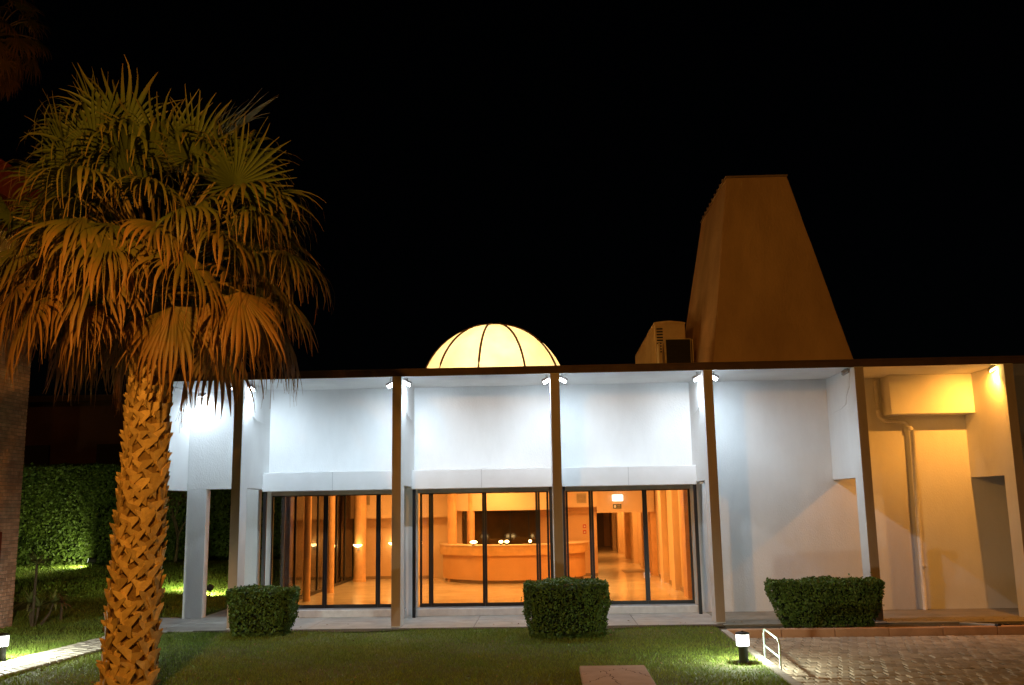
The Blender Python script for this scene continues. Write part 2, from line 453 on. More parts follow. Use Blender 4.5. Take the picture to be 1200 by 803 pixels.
def cobble(mb, xx, yy, h):
    a = CW / 2 - .009; b = CD / 2 - .011; j = lambda k: rng.uniform(-k, k)
    n = len(mb.v); o = [(-a, -b), (a, -b), (a, b), (-a, b)]; c = 0.02
    o = [(p + j(.006), q + j(.008)) for p, q in o]
    mb.v += [(xx + p, yy + q, DZ - .02) for p, q in o]
    mb.v += [(xx + p, yy + q, DZ + h - .007) for p, q in o]
    mb.v += [(xx + p * .80, yy + q * .84, DZ + h + j(.0015)) for p, q in o]
    for b0 in (0, 4):
        for i in range(4):
            k = (i + 1) % 4; mb.f.append((n + b0 + i, n + b0 + k, n + b0 + 4 + k, n + b0 + 4 + i))
    mb.f.append((n + 8, n + 9, n + 10, n + 11))
protos = []
for k in range(6):
    mb = MB(); cobble(mb, 0, 0, 0.014); me = mb.mesh('cobble'); me.materials.append(M_cobble); protos.append(me)
vis_in = sorted([v for v in vis if v[0] == 0], key=lambda v: v[3])
first, rest = vis_in[:300], vis_in[300:] + [v for v in vis if v[0] == 1]
for v in first:
    o = link('cobble', rng.choice(protos), drv); o.location = (v[2] + rng.uniform(-.004, .004), v[3], rng.uniform(-.007, .007))
    o.rotation_euler = (rng.uniform(-.01, .01), rng.uniform(-.014, .014), rng.uniform(-.04, .04) + (PI if rng.random() < .5 else 0))
mb = MB()
for v in rest: cobble(mb, v[2], v[3], 0.014 + rng.uniform(-.004, .004))
mb.obj('cobble_field', M_cobble, drv)['kind'] = 'stuff'

# ------------------------------------------------------------------ pavilion
HS = 5.175; D = 2.04; W = 0.097
CX = [-6.698, -3.30, 0.069, 3.30, 6.456, 9.549, 12.75]
bld = thing('pavilion_building', 'white pavilion with glass doors under a portico of tall fins and a flat roof', 'building', (0, 0, 0))

# roof slab, fascia and soffit
roof = box('roof', M_plaster, bld, -8.72, 16, 0.05, 34, HS, HS + 0.10)
box('fascia', M_conc, roof, -8.74, 16, 0.0, 0.048, HS - 0.012, HS + 0.115)
box('parapet_trim', M_conc, roof, -8.74, 16, -0.02, 0.22, HS + 0.117, HS + 0.15)
box('end_fascia', M_conc, roof, -8.765, -8.742, 0.0, 34, HS - .01, HS + 0.15)

def fin(cx, y_open0=0.47, y_open1=D, zo=2.865):
    mb = MB()
    prof = [(0.0, 0.0), (y_open0, 0.0), (y_open0, zo), (y_open1, zo), (y_open1, HS - .003), (0.0, HS - .003)]
    n = len(mb.v)
    mb.v += [(cx - W, y, z) for y, z in prof] + [(cx + W, y, z) for y, z in prof]
    # two quads per side
    for b0, fl in ((0, False), (6, True)):
        for q in ((0, 1, 2, 5), (2, 3, 4, 5)):
            q = tuple(b0 + i for i in q); mb.f.append(q[::-1] if fl else q)
    for i in range(6):
        j = (i + 1) % 6; mb.f.append((i, 6 + i, 6 + j, j))
    bm = bmesh.new(); me = mb.mesh('fin'); bm.from_mesh(me)
    bmesh.ops.recalc_face_normals(bm, faces=bm.faces[:])
    es = [e for e in bm.edges if len(e.link_faces) == 2 and e.calc_face_angle(0) > 1.0]
    bmesh.ops.bevel(bm, geom=es, offset=0.006, segments=1, affect='EDGES')
    bm.to_mesh(me); bm.free(); me.materials.append(M_plaster)
    o = link('fin_wall', me, bld)
    box('edge_dimming_strip', M_edgedim, o, cx - W + .004, cx + W - .004, -.006, .004, .02, HS - .02)  # added strip: darkens the fin front by colour against the strong lamp post light
    return o
for c in CX: fin(c)
fin(-8.60, y_open0=0.47)

# facade: bay 0 (open arch), bays 1-3 above the doors, bays 4-6 blind
T = 0.26
box('facade_wall', M_plaster, bld, -8.503, -6.66, D, D + T, 2.90, HS - .002)
box('pier', M_plaster, bld, -8.503, -8.05, D, D + T, 0.0, 2.899)
box('pier', M_plaster, bld, -7.10, -6.83, D, D + T, 0.0, 2.899)
ZB0, ZB1 = 2.811, 3.235
for i in range(3):
    a, b = CX[i] + W, CX[i + 1] - W
    box('facade_wall', M_plaster, bld, a - W, b + W, D + .003, D + T, 2.83, HS - .002)
    sb = box('shutter_box', M_box, bld, a + .002, b - .002, 1.55, D + .002, ZB0, ZB1, 0.006)
    box('seam', M_lampgrey, sb, (a + b) / 2 - .003, (a + b) / 2 + .003, 1.547, 1.5495, ZB0 + .01, ZB1 - .01)
    box('lintel', M_lintel, bld, a - .02, b + .02, D + .02, D + .16, 2.722, 2.828)
    for xr in (a + .02, b - .08):
        box('guide_rail', M_black, bld, xr, xr + .07, 1.585, 1.66, 0.003, ZB0 - .002)
    st = box('door_sill', M_sill, bld, a - .02, b + .02, 1.86, 2.36, 0.0, 0.165, 0.01)
    box('threshold', M_lampgrey, st, a - .01, b + .01, 1.93, 2.30, 0.1655, 0.178)
for i in range(4):
    c = CX[i]
    x0, x1 = c - .17, c + .17
    if i == 0: x0 = c + .07
    box('pier', M_plaster, bld, x0, x1, D + .006, D + T - .003, 0.0, 2.829)
box('facade_wall', M_plaster, bld, CX[3] + .165, CX[5] + .0, D + .004, D + T, -.004, HS - .002)
box('facade_wall', M_plaster, bld, CX[5] + .001, 16, D + .008, D + T, -.004, HS - .002)
# bulkhead box and drain pipe in the sodium-lit bay
box('service_bulkhead', M_plaster, bld, 7.60, CX[5] - W - .002, 1.5, D + .01, 4.285, HS - .004, 0.008)
px0 = 7.46
pp = MB().tube([(px0, 1.93, 5.08), (px0, 1.93, 4.42)], .045, 12)
pp.tube([(px0, 1.93, 4.44), (px0 + .02, 1.93, 4.28), (px0 + .12, 1.93, 4.18), (px0 + .42, 1.93, 4.16), (px0 + .60, 1.93, 4.13), (px0 + .70, 1.93, 4.02), (8.19, 1.93, 3.9)], .045, 12)
pp.tube([(8.19, 1.93, 3.98), (8.16, 1.93, 2.4), (8.13, 1.93, 0.0)], .05, 12)
dp = pp.obj('drain_pipe', M_pipe, bld, smooth=True)
for z in (2.4, 0.9, 3.95):
    MB().tube([(8.16, 1.93, z), (8.16, 1.93, z + .05)], .062, 12).obj('pipe_collar', M_pipe, dp)
# cable runs on the fins below the lamps
for c, sx in ((CX[0], 1), (CX[1], 1), (CX[2], -1), (CX[3], -1), (CX[3], 1), (CX[4], -1)):
    xx = c + sx * (W + .008)
    MB().tube([(xx, .30, 5.16), (xx, .34, 4.8), (xx, .62, 4.62), (xx, .68, 4.45), (xx, 1.1, 4.38), (xx, 1.7, 4.36)], .006, 5).obj('cable', M_box, bld)

# sliding glass doors: posts, rails and panes
POSTS = [[-6.565, -5.267, -4.045, -3.20 - .2], [-3.085, -2.828, -1.596, -0.369, -.115], [0.27, 0.853, 2.08, 3.12]]
YD = D + .10
for i in range(3):
    ps = POSTS[i]
    for k in range(len(ps) - 1):
        a, b = ps[k], ps[k + 1]
        fr = MB().box(a + .002, b - .002, YD - .03, YD + .03, .178, .255).box(a + .002, b - .002, YD - .03, YD + .03, 2.70, 2.721)
        fr.box(a + .002, a + .052, YD - .03, YD + .03, .256, 2.699).box(b - .052, b - .002, YD - .03, YD + .03, .256, 2.699)
        do = fr.obj('glass_door', M_black, bld)
        MB().box(a + .0525, b - .0525, YD - .004, YD + .004, .2555, 2.6995).obj('pane', M_glass, do)

# left glazed side wall and interior shell
XL, XR, YB = -6.32, 3.22, 10.6
FZ = 0.2
box('interior_floor', M_ifloor, bld, -6.5, 3.5, D + T + .07, 33, 0.02, FZ)
box('interior_ceiling', M_ceil, bld, -6.5, 3.5, D + T + .001, 33, 3.45, 3.55)
iw = box('interior_wall', M_iwall, bld, XL, -3.9, YB, YB + .2, FZ, 3.449)
iw2 = box('interior_wall', M_ilight, bld, -3.899, -2.85, YB - .15, YB + .2, FZ, 3.449)
iw3 = box('interior_wall', M_iwall, bld, -2.849, 1.42, YB + .003, YB + .2, FZ, 3.449)
box('bulkhead', M_ilight, bld, XL, -3.2, YB - .55, YB - .001, 2.10, 3.448)
box('bulkhead', M_ilight, bld, -3.199, 0.25, YB - 1.1, YB - .002, 2.28, 3.447)
box('bulkhead', M_ilight, bld, 0.251, 1.42, YB - .55, YB - .002, 2.34, 3.446)
box('bulkhead', M_ilight, bld, 1.421, XR, YB - .3, YB + .2, 2.15, 3.445)
box('skirting', M_idoor, bld, XL + .01, 1.41, YB - .018, YB - .002, FZ, FZ + .09)
rw = box('interior_wall', M_ilight, bld, XR + .05, XR + .25, D + T + .01, 32.5, FZ, 3.444)
for k, y0 in enumerate((3.0, 5.2, 7.6, 10.4, 13.4, 16.6, 20, 24, 28)):
    box('pilaster', M_icol if k % 3 == 0 else M_ilight, bld, XR - .12, XR + .049, y0, y0 + .7, FZ, 3.443)
    box('wall_panel', M_icol if k % 2 else M_iwall, bld, XR + .02, XR + .048, y0 + .75, y0 + 1.6, FZ + .1, 3.0)
    box('skirting', M_idoor, bld, XR - .01, XR + .047, y0 + .71, y0 + 2.1, FZ, FZ + .1)
box('interior_wall', M_ilight, bld, 1.22, 1.419, YB + .205, 32.5, FZ, 3.442)
box('interior_wall', M_iwall, bld, 1.2, XR + .2, 32.51, 32.7, FZ, 3.441)
dr = box('corridor_door', M_idoor, bld, 1.6, 2.95, 32.40, 32.50, FZ, 2.3)
box('jamb', M_icol, dr, 2.951, 3.06, 32.38, 32.505, FZ, 2.35)
box('floor_mat', M_idoor, bld, 2.35, 3.05, 12.0, 13.2, FZ + .001, FZ + .015)
# left glass wall with mullions, orange columns inside
ysl = [2.35, 3.45, 4.6, 5.75, 6.9, 8.05, 9.2, 10.55]
for k in range(len(ysl) - 1):
    a, b = ysl[k], ysl[k + 1]
    fr = MB().box(XL - .03, XL + .03, a + .002, b - .002, FZ, FZ + .08).box(XL - .03, XL + .03, a + .002, b - .002, 2.9, 3.0)
    fr.box(XL - .03, XL + .03, a + .002, a + .05, FZ + .081, 2.899).box(XL - .03, XL + .03, b - .05, b - .002, FZ + .081, 2.899)
    sg = fr.obj('side_window', M_black, bld)
    MB().box(XL - .004, XL + .004, a + .051, b - .051, FZ + .0815, 2.8985).obj('pane', M_glass, sg)
box('side_wall', M_plaster, bld, XL - .12, XL + .12, D + T + .02, 10.58, 3.001, 3.44)
box('side_wall', M_plaster, bld, XL - .121, XL + .121, D + T + .02, 10.58, 3.551, HS - .003)
for (x, y, r) in ((-5.97, 5.85, .085), (-6.05, 3.6, .085), (-5.93, 9.6, .19), (-3.05, 9.3, .14), (-2.5, 9.6, .12)):
    MB().lathe([(r * 1.06, 0), (r * 1.06, .08), (r, .085), (r, 3.24)], x, y, 20, FZ + .001).obj('interior_column', M_icol, bld, smooth=False)
# back bar window, grilles, signs
bw = box('back_window', M_barglass, bld, -2.84, -0.38, YB - .03, YB + .001, 1.2, 2.27)
for x in (-2.2, -1.35, -.75): box('mullion', M_black, bw, x, x + .04, YB - .045, YB - .031, 1.2, 2.27)
for (x, zc, yy) in ((-5.86, 2.66, YB - .55), (0.94, 2.61, YB - .55)):
    gr = box('vent_grille', M_grille, bld, x - .15, x + .15, yy - .02, yy - .001, zc - .15, zc + .15)
    for k in range(6): box('slat', M_idoor, gr, x - .12, x + .12, yy - .024, yy - .0205, zc - .115 + k * .04, zc - .1 + k * .04)
ex = thing('exit_sign', 'small dark exit sign with pale pictogram under the white emergency light', 'sign', (2.06, YB - .32, 2.28))
box('plate', M_sign, ex, 1.93, 2.19, YB - .32, YB - .302, 2.275, 2.41)
box('pictogram', M_signw, ex, 1.955, 2.03, YB - .323, YB - .3205, 2.30, 2.385)
MB().prism([(2.06, 2.3), (2.16, 2.3), (2.16, 2.33), (2.06, 2.33)], 0, 0)
for k in range(2): box('bar', M_grille, ex, 2.06, 2.17, YB - .323, YB - .3205, 2.305 + k * .045, 2.33 + k * .045)
el = thing('emergency_light', 'white lit emergency light box above the corridor opening', 'lamp', (2.08, YB - .35, 2.5))
box('housing', M_signw, el, 1.90, 2.26, YB - .33, YB - .301, 2.49, 2.72)
box('diffuser', E_exit, el, 1.92, 2.24, YB - .37, YB - .331, 2.52, 2.69)
for k, zc in enumerate((1.74, 1.56)):
    sg = thing('fire_sign', ('upper' if k == 0 else 'lower') + ' small red fire sign on the orange wall right of the counter', 'sign', (1.02, YB, zc))
    box('plate', M_signr, sg, .98, 1.08, YB - .012, YB + .0, zc - .055, zc + .055)
    box('symbol', M_signw, sg, 1.005, 1.055, YB - .015, YB - .0125, zc - .03, zc + .02)

# curved reception counter
ct = thing('reception_counter', 'curved orange reception counter behind the middle glass doors', 'counter', (-1.2, 10.1, FZ))
def arc_wall(r0, r1, z0, z1, name, m, a0=math.radians(175), a1=math.radians(368), n=40):
    mb = MB()
    for i in range(n + 1):
        a = a0 + (a1 - a0) * i / n
        for r, z in ((r1, z0), (r1, z1), (r0, z1), (r0, z0)):
            mb.v.append((-1.2 + r * math.cos(a), 10.1 + r * math.sin(a), z))
    for i in range(n):
        for k in range(4):
            k2 = (k + 1) % 4; mb.f.append((i * 4 + k, (i + 1) * 4 + k, (i + 1) * 4 + k2, i * 4 + k2))
    mb.f += [(0, 1, 2, 3), (n * 4 + 3, n * 4 + 2, n * 4 + 1, n * 4)]
    # clip the part that would pass the back wall
    mb.v = [(x, min(y, YB - .06), z) for x, y, z in mb.v]
    return mb.obj(name, m, ct, smooth=False)
arc_wall(2.05, 2.20, FZ + .10, 1.0, 'front_panel', M_counter)
arc_wall(2.0, 2.12, FZ, FZ + .099, 'plinth', M_idoor)
arc_wall(1.75, 2.30, 1.001, 1.27, 'fascia', M_countertop)
arc_wall(1.72, 2.33, 1.271, 1.30, 'top', M_ilight)
WARM = (1.0, 0.45, 0.10)
for k, (x, ysh, lab) in enumerate(((-2.30, 8.05, 'brightest table lamp glowing on the left end of the counter'), (-1.50, 7.95, 'left glowing table lamp of the close pair on the counter'), (-1.33, 7.95, 'right glowing table lamp of a close pair on the counter'), (-0.66, 8.1, 'dim small table lamp on the right side of the counter'))):
    big = 1.5 if k == 0 else (.6 if k == 3 else 0.9)
    lp = thing('counter_lamp', lab, 'lamp', (x, ysh, 1.301), 'lamps on the counter')
    MB().lathe([(.0, 0), (.05, 0), (.05, .012), (.012, .018), (.012, .05), (0, .05)], x, ysh, 12, 1.301).obj('base', M_lampbody, lp)
    MB().lathe([(0.001, .05), (.05 * big, .06), (.075 * big, .09), (.05 * big, .125), (.001, .135)], x, ysh, 14, 1.301).obj('globe', E_warm, lp, smooth=True)
for k, (x, yy, lab) in enumerate(((-5.93, 9.38, 'glowing wall lamp on the thick round column behind the shrub'), (-5.05, YB - .03, 'glowing wall lamp on the back wall beside a fin'))):
    lp = thing('wall_lamp', lab, 'lamp', (x, yy, 1.25))
    box('backplate', M_lampgrey, lp, x - .04, x + .04, yy, yy + .028, 1.15, 1.3)
    MB().lathe([(0.001, 0), (.09, .03), (.14, .07), (.13, .09), (.001, .06)], x, yy - .12, 14, 1.24).obj('bowl', E_warm, lp, smooth=True)
    box('arm', M_lampgrey, lp, x - .01, x + .01, yy - .1, yy - .0005, 1.24, 1.262)
# ceiling lamps that light the hall (above the door heads)
for k, (x, y, e) in enumerate(((-4.8, 4.6, 75), (-1.6, 4.6, 80), (1.7, 4.6, 75), (-4.8, 8.0, 70), (-1.6, 8.4, 70), (1.7, 8.0, 70), (2.2, 15, 80), (2.2, 23, 80))):
    wh = ('first doors', 'middle doors', 'third doors')[k % 3] if k < 6 else ('near half', 'far half')[k - 6] + ' of the corridor'
    cl = thing('ceiling_lamp', 'warm square ceiling lamp ' + ('over the ' + wh if k > 5 else ('just inside the ' + wh if k < 3 else 'deep in the hall behind the ' + wh)), 'lamp', (x, y, 3.45), 'ceiling lamps in the hall')
    box('housing', M_signw, cl, x - .35, x + .35, y - .35, y + .35, 3.40, 3.449)
    box('diffuser', E_ceil, cl, x - .32, x + .32, y - .32, y + .32, 3.385, 3.399)
    light('lamp_light', 'AREA', (x, y, 3.38), e * 1.3, WARM, cl, (0, 0, -1), (.6, .6))

# ------------------------------------------------------------------ floodlights on the fins
COLD = (0.70, 0.86, 1.0)
def floodlight(px, py, Y, side, label, lit='cold', group='floodlights on the fins', power=290, facade=False):
    p = ony(px, py, Y)
    if not facade:
        c = min(CX, key=lambda q: abs(q - p.x)); p.x = c + side * (W + .085); p.y = .30
    t = thing('floodlight', label, 'floodlight', p, group)
    # bracket to the soffit
    MB().tube([(p.x, p.y, p.z + .05), (p.x, p.y + .02, HS - .001)], .012, 6).obj('bracket', M_lampgrey, t)
    mb = MB().box(-.085, .085, -.06, .06, -.005, .06, 0.012)
    R = Matrix.Rotation(side * .5, 4, 'Y') @ Matrix.Rotation(-0.45 if not facade else 0.5, 4, 'X')
    tr = Matrix.Translation(p) @ R
    mb.v = [tuple(tr @ Vector(v)) for v in mb.v]; mb.obj('housing', M_lampgrey, t)
    lm = MB().box(-.072, .072, -.05, .05, -.016, -.006)
    lm.v = [tuple(tr @ Vector(v)) for v in lm.v]
    lm.obj('lens', M_lampgrey if lit is None else (E_white if lit == 'cold' else E_sod), t)
    if lit:
        col = COLD if lit == 'cold' else (1.0, 0.37, 0.045)
        aim = Vector((side * (.3 if lit == 'cold' else .5), .5, -.8)) if not facade else Vector((.15, -.2, -1))
        pos = tr @ Vector((0, 0, -.03))
        light('lamp_light', 'SPOT', pos, power, col, t, aim, .04, 0.7, math.radians(158))
    return t
floodlight(287.5, 456, .35, 1, 'lit white floodlight on the fin between the arch and the first doors, door side')
floodlight(272.5, 455, .35, -1, 'lit white floodlight on the fin between the arch and the first doors, arch side', power=160)
floodlight(457, 452, .35, -1, 'lit white floodlight above the first glass doors, beside the second fin')
floodlight(475, 450, .35, 1, 'lit white floodlight above the middle glass doors, on the fin next to the first doors')
floodlight(641.5, 447, .35, -1, 'lit white floodlight above the middle glass doors, on the fin next to the third doors')
floodlight(658.5, 446, .35, 1, 'lit white floodlight above the third glass doors, on the fin next to the middle doors')
floodlight(817, 444, .35, -1, 'lit white floodlight above the third glass doors, on the fin next to the blank wall')
floodlight(839, 443, .35, 1, 'lit white floodlight shining on the blank white wall', power=340)
floodlight(237, 464, 1.86, 0, 'lit white floodlight over the open arch, flush against its wall', facade=True, power=110)
floodlight(1165, 433, .35, -1, 'lit orange sodium floodlight in the bay with the drain pipe', lit='sod', power=580)
floodlight(997, 437, .35, -1, 'unlit grey floodlight on the fin beside the blank white wall', lit=None)

# ------------------------------------------------------------------ glowing dome skylight
DC = Vector((-1.70, 9.0, 5.70)); DR = 2.27
dome = thing('skylight_dome', 'glowing yellow ribbed dome skylight on the flat roof', 'dome', (DC.x, DC.y, HS + .1))
MB().lathe([(DR + .05, HS + .1 - DC.z), (DR + .05, .02), (DR - .06, .02), (DR - .06, HS + .1 - DC.z)], DC.x, DC.y, 60, DC.z).obj('drum', M_conc, dome)
a_off = math.radians(-90 - 8.5)
for k in range(10):
    a0 = a_off + k * PI / 5; mb = MB(); nu, nv = 8, 14
    for j in range(nv + 1):
        el = (PI / 2) * j / nv * .985
        for i in range(nu + 1):
            a = a0 + PI / 5 * i / nu
            mb.v.append((DC.x + DR * math.cos(el) * math.cos(a), DC.y + DR * math.cos(el) * math.sin(a), DC.z + DR * math.sin(el)))
    for j in range(nv):
        for i in range(nu):
            q = j * (nu + 1) + i; mb.f.append((q, q + 1, q + nu + 2, q + nu + 1))
    mb.obj('dome_panel', M_dome, dome, smooth=True)
    pts = [(DC.x + (DR + .012) * math.cos(e) * math.cos(a0), DC.y + (DR + .012) * math.cos(e) * math.sin(a0), DC.z + (DR + .012) * math.sin(e)) for e in [PI / 2 * j / 16 * .99 for j in range(17)]]
    MB().tube(pts, .035, 6).obj('dome_rib', M_rib, dome)
MB().lathe([(.001, .05), (.10, .04), (.12, -.01), (.1, -.03)], DC.x, DC.y, 16, DC.z + DR).obj('finial_cap', M_rib, dome)

MB().lathe([(.001, 0), (.2, .05), (.28, .22), (.2, .4), (.001, .45)], DC.x, DC.y - .75, 16, DC.z + .25).obj('lamp_globe', emit('dome_lamp', (1, .72, .3), 8, .6), dome)
MB().tube([(DC.x, DC.y - .75, HS + .1), (DC.x, DC.y - .75, DC.z + .26)], .04, 8).obj('lamp_stem', M_conc, dome)
light('lamp_light', 'POINT', (DC.x, DC.y - .75, DC.z + .48), 430, (1.0, 0.66, 0.30), dome, None, .25)

# ------------------------------------------------------------------ tapered roof tower
tw = thing('roof_tower', 'tall tapered orange-brown rendered tower standing on the roof', 'tower', (6.5, 9, HS + .1))
Yf, Yb, zt, zb = 7.0, 11.5, 11.88, HS + .1
k0 = (zt - zb) / (11.865 - 6.36)
xl_t, xr_t = 5.375, 7.157
xl_b = xl_t + (4.706 - xl_t) * k0; xr_b = xr_t + (8.674 - xr_t) * k0
V = [(xl_b, Yf, zb), (xr_b, Yf, zb), (xr_b, Yb + .3, zb), (xl_b - .45, Yb + .3, zb), (xl_t, Yf, zt), (xr_t, Yf, zt), (xr_t, Yb, zt), (xl_t, Yb, zt)]
me = bpy.data.meshes.new('shaft'); bm = bmesh.new()
vs = [bm.verts.new(v) for v in V]
for q in ((0, 1, 5, 4), (1, 2, 6, 5), (2, 3, 7, 6), (3, 0, 4, 7), (4, 5, 6, 7)): bm.faces.new([vs[i] for i in q])
bmesh.ops.recalc_face_normals(bm, faces=bm.faces[:])
bmesh.ops.bevel(bm, geom=[e for e in bm.edges if len(e.link_faces) == 2], offset=.02, segments=2, affect='EDGES')
bmesh.ops.subdivide_edges(bm, edges=[e for e in bm.edges if e.calc_length() > 1.2], cuts=12, use_grid_fill=True)
for v in bm.verts: v.co += Vector((rng.uniform(-1, 1), rng.uniform(-1, 1), rng.uniform(-1, 1))) * .006
bm.to_mesh(me); bm.free(); me.materials.append(M_tower)
sh = link('shaft', me, tw)
cap = MB().box(xl_t - .03, xr_t + .03, Yf - .03, Yb + .03, zt - .008, zt + .05, .01)
cap.obj('cap', M_soot, tw)
for k in range(9):
    y = Yf + .4 + k * .45
    box('rim_stud', M_soot, tw, xl_t - .05, xl_t + .02, y, y + .05, zt + .03, zt + .10)
plb = MB().box(xl_b - .05, xr_b + .05, Yf - .06, Yb + .35, zb, zb + .18); plb.obj('base_flashing', M_conc, tw)

# ------------------------------------------------------------------ roof air conditioning units
names = ['large ribbed air conditioning unit on the roof with curved top, beside the tower', 'middle ribbed air conditioning unit of the roof row', 'rearmost ribbed air conditioning unit of the roof row']
for k in range(3):
    y0 = 9.0 + k * 2.05; x0, x1 = 3.32, 4.25; z0 = HS + .101; z1 = 7.90 + (.0 if k == 0 else -.02 * k)
    u = thing('roof_unit', names[k], 'air conditioner', ((x0 + x1) / 2, y0 + 1, z0), 'row of roof units')
    box('cabinet', M_hvac, u, x0, x1, y0, y0 + 1.98, z0 + .15, z1, .01)
    cv = MB(); n = 12
    for yy in (y0 - .02, y0 + 2.0):
        for i in range(n + 1):
            tt = i / n; cv.v.append((x0 - .02 + (x1 - x0 + .04) * tt, yy, z1 + .09 * math.sin(PI * (tt * .8 + .14)) ** .7))
        cv.v += [(x1 + .02, yy, z1 + .001), (x0 - .02, yy, z1 + .001)]
    N2 = n + 3
    cv.f = [tuple(range(N2)), tuple(reversed(range(N2, 2 * N2)))] + [(i, N2 + i, N2 + (i + 1) % N2, (i + 1) % N2) for i in range(N2)]
    cv.obj('cover', M_hvac, u)
    for j in range(5):
        yy = y0 + .1 + j * .42
        box('side_rib', M_hvac, u, x0 - .05, x0 - .001, yy, yy + .06, z0 + .16, z1 - .02)
        box('side_panel', M_soot, u, x0 - .012, x0 - .0012, yy + .07, yy + .40, z0 + .3, z1 - .1)
    for j in range(9):
        box('louvre', M_hvacd, u, x0 + .05, x0 + .24, y0 - .014, y0 - .001, z1 - .9 + j * .09, z1 - .855 + j * .09)
    box('skid', M_hvacd, u, x0 + .05, x1 - .05, y0 + .1, y0 + 1.9, z0, z0 + .149)
u = thing('roof_condenser', 'small box condenser with dark front panel in front of the roof units', 'air conditioner', (3.72, 7.3, HS + .101))
x0, x1, y0, z0, z1 = 3.33, 4.10, 7.0, HS + .101, 7.08
box('case', M_hvac, u, x0, x1, y0, y0 + .6, z0 + .1, z1, .012)
box('front_panel', M_hvacd, u, x0 + .05, x1 - .03, y0 - .012, y0 - .001, z0 + .12, z1 - .03)
for j in range(14): box('fin_slat', M_hvacd, u, x0 + .07, x1 - .05, y0 - .02, y0 - .0125, z0 + .2 + j * .11, z0 + .215 + j * .11)
box('side_frame', M_hvac, u, x0 - .16, x0 - .12, y0 + .02, y0 + .55, z0, z1 - .12)
box('side_frame', M_hvac, u, x1 + .03, x1 + .06, y0 + .02, y0 + .5, z0, z1 - .02)
box('foot', M_hvacd, u, x0 + .05, x1 - .05, y0 + .05, y0 + .55, z0, z0 + .099)

# ------------------------------------------------------------------ sodium lamp post that lights palm, columns and tower (stands behind the lawn, towards the street)
SL = Vector((-4.0, -14.3, -.02))
lp = thing('lamp_post', 'sodium garden lamp post with round lantern at the street end of the lawn', 'street lamp', SL)
MB().lathe([(0, 0), (.14, 0), (.14, .05), (.07, .12), (.055, .3), (.045, 6.45), (.08, 6.5), (.08, 6.56), (0, 6.56)], SL.x, SL.y, 16, SL.z).obj('post', M_lampbody, lp)
MB().lathe([(.06, 6.561), (.15, 6.65), (.19, 6.8), (.17, 6.95), (.12, 7.03)], SL.x, SL.y, 20, SL.z).obj('lantern', emit('sodium_globe', (1.0, .45, .08), 6, .6), lp, smooth=True)
MB().lathe([(0, 7.031), (.2, 7.031), (.12, 7.10), (.02, 7.14), (0, 7.14)], SL.x, SL.y, 20, SL.z).obj('cap', M_lampbody, lp)
light('lamp_light', 'POINT', (SL.x, SL.y, SL.z + 6.82), 3300, (1.0, 0.45, 0.07), lp, None, .08)

# ------------------------------------------------------------------ bollard lamps
def bollard(p, label, power=150):
    t = thing('bollard_lamp', label, 'lamp', p, None)
    x, y, z = p
    MB().lathe([(0, 0), (.085, 0), (.085, .018), (.07, .022), (.07, .23), (.098, .245), (.098, .255), (0, .255)], x, y, 24, z).obj('post', M_lampbody, t)
    MB().lathe([(.095, .256), (.098, .262), (.098, .42), (.095, .424)], x, y, 24, z).obj('lens', E_boll, t, smooth=True)
    MB().lathe([(0, .425), (.108, .425), (.108, .445), (.07, .458), (.02, .462), (.018, .475), (0, .475)], x, y, 24, z).obj('cap', M_lampbody, t)
    for a in (0.4, 1.97, 3.54, 5.1):
        MB().lathe([(0, 0), (.012, 0), (.012, .02), (0, .02)], x + .1 * math.cos(a), y + .1 * math.sin(a), 8, z).obj('bolt', M_lampgrey, t)
    light('lamp_light', 'POINT', (x, y, z + .398), power, (0.93, 1.0, 0.84), t, None, .03)
bollard((2.78, -4.75, float(hgt(2.78, -4.75))), 'lit bollard lamp with white lens on the lawn beside the cobbles')
bollard((-9.33, -3.75, float(hgt(-9.33, -3.75))), 'lit bollard lamp beside the garden path near the brick wall', 360)

# metal hoop barrier
h0 = Vector((3.30, -3.85, DZ)); h1 = Vector((3.24, -5.15, DZ))
hp = thing('hoop_barrier', 'pale green metal hoop barrier standing beside the bollard lamp', 'barrier', (h0 + h1) / 2)
H = .50
pts = [h0, h0 + Vector((0, 0, H - .08)), h0 + Vector((0, -.03, H - .02)), h0 + Vector((0, -.10, H)), h1 + Vector((0, .10, H)), h1 + Vector((0, .03, H - .02)), h1 + Vector((0, 0, H - .08)), h1]
MB().tube(pts, .016, 10).obj('hoop', M_hoop, hp, smooth=True)
MB().tube([h0 + Vector((0, 0, .24)), h1 + Vector((0, 0, .24))], .014, 10).obj('crossbar', M_hoop, hp, smooth=True)

# stone slab in the lawn
sl = thing('stone_slab', 'pinkish cracked stone slab lying in the lawn', 'slab', (.7, -6.6, -.02))
MB().box(.26, 1.215, -8.1, -5.33, -.05, .06, .012).obj('slab', M_slab, sl)
def crack(pts):
    mb = MB()
    for i, (x, y) in enumerate(pts):
        wd = .009 * (1 - abs(i / (len(pts) - 1) - .5)) 
        mb.v += [(x - wd, y - wd * .5, .0615), (x + wd, y + wd * .5, .0615)]
    for i in range(len(pts) - 1): mb.f.append((2 * i, 2 * i + 1, 2 * i + 3, 2 * i + 2))
    mb.obj('crack', M_crack, sl)
def cpath(x0, y0, x1, y1, n=14):
    return [(x0 + (x1 - x0) * i / n + rng.uniform(-.03, .03), y0 + (y1 - y0) * i / n + rng.uniform(-.05, .05)) for i in range(n + 1)]
crack(cpath(.27, -6.1, .85, -5.6)); crack(cpath(.85, -5.6, 1.2, -6.3)); crack(cpath(.6, -5.8, .75, -6.9)); crack(cpath(.3, -6.7, .6, -6.2))

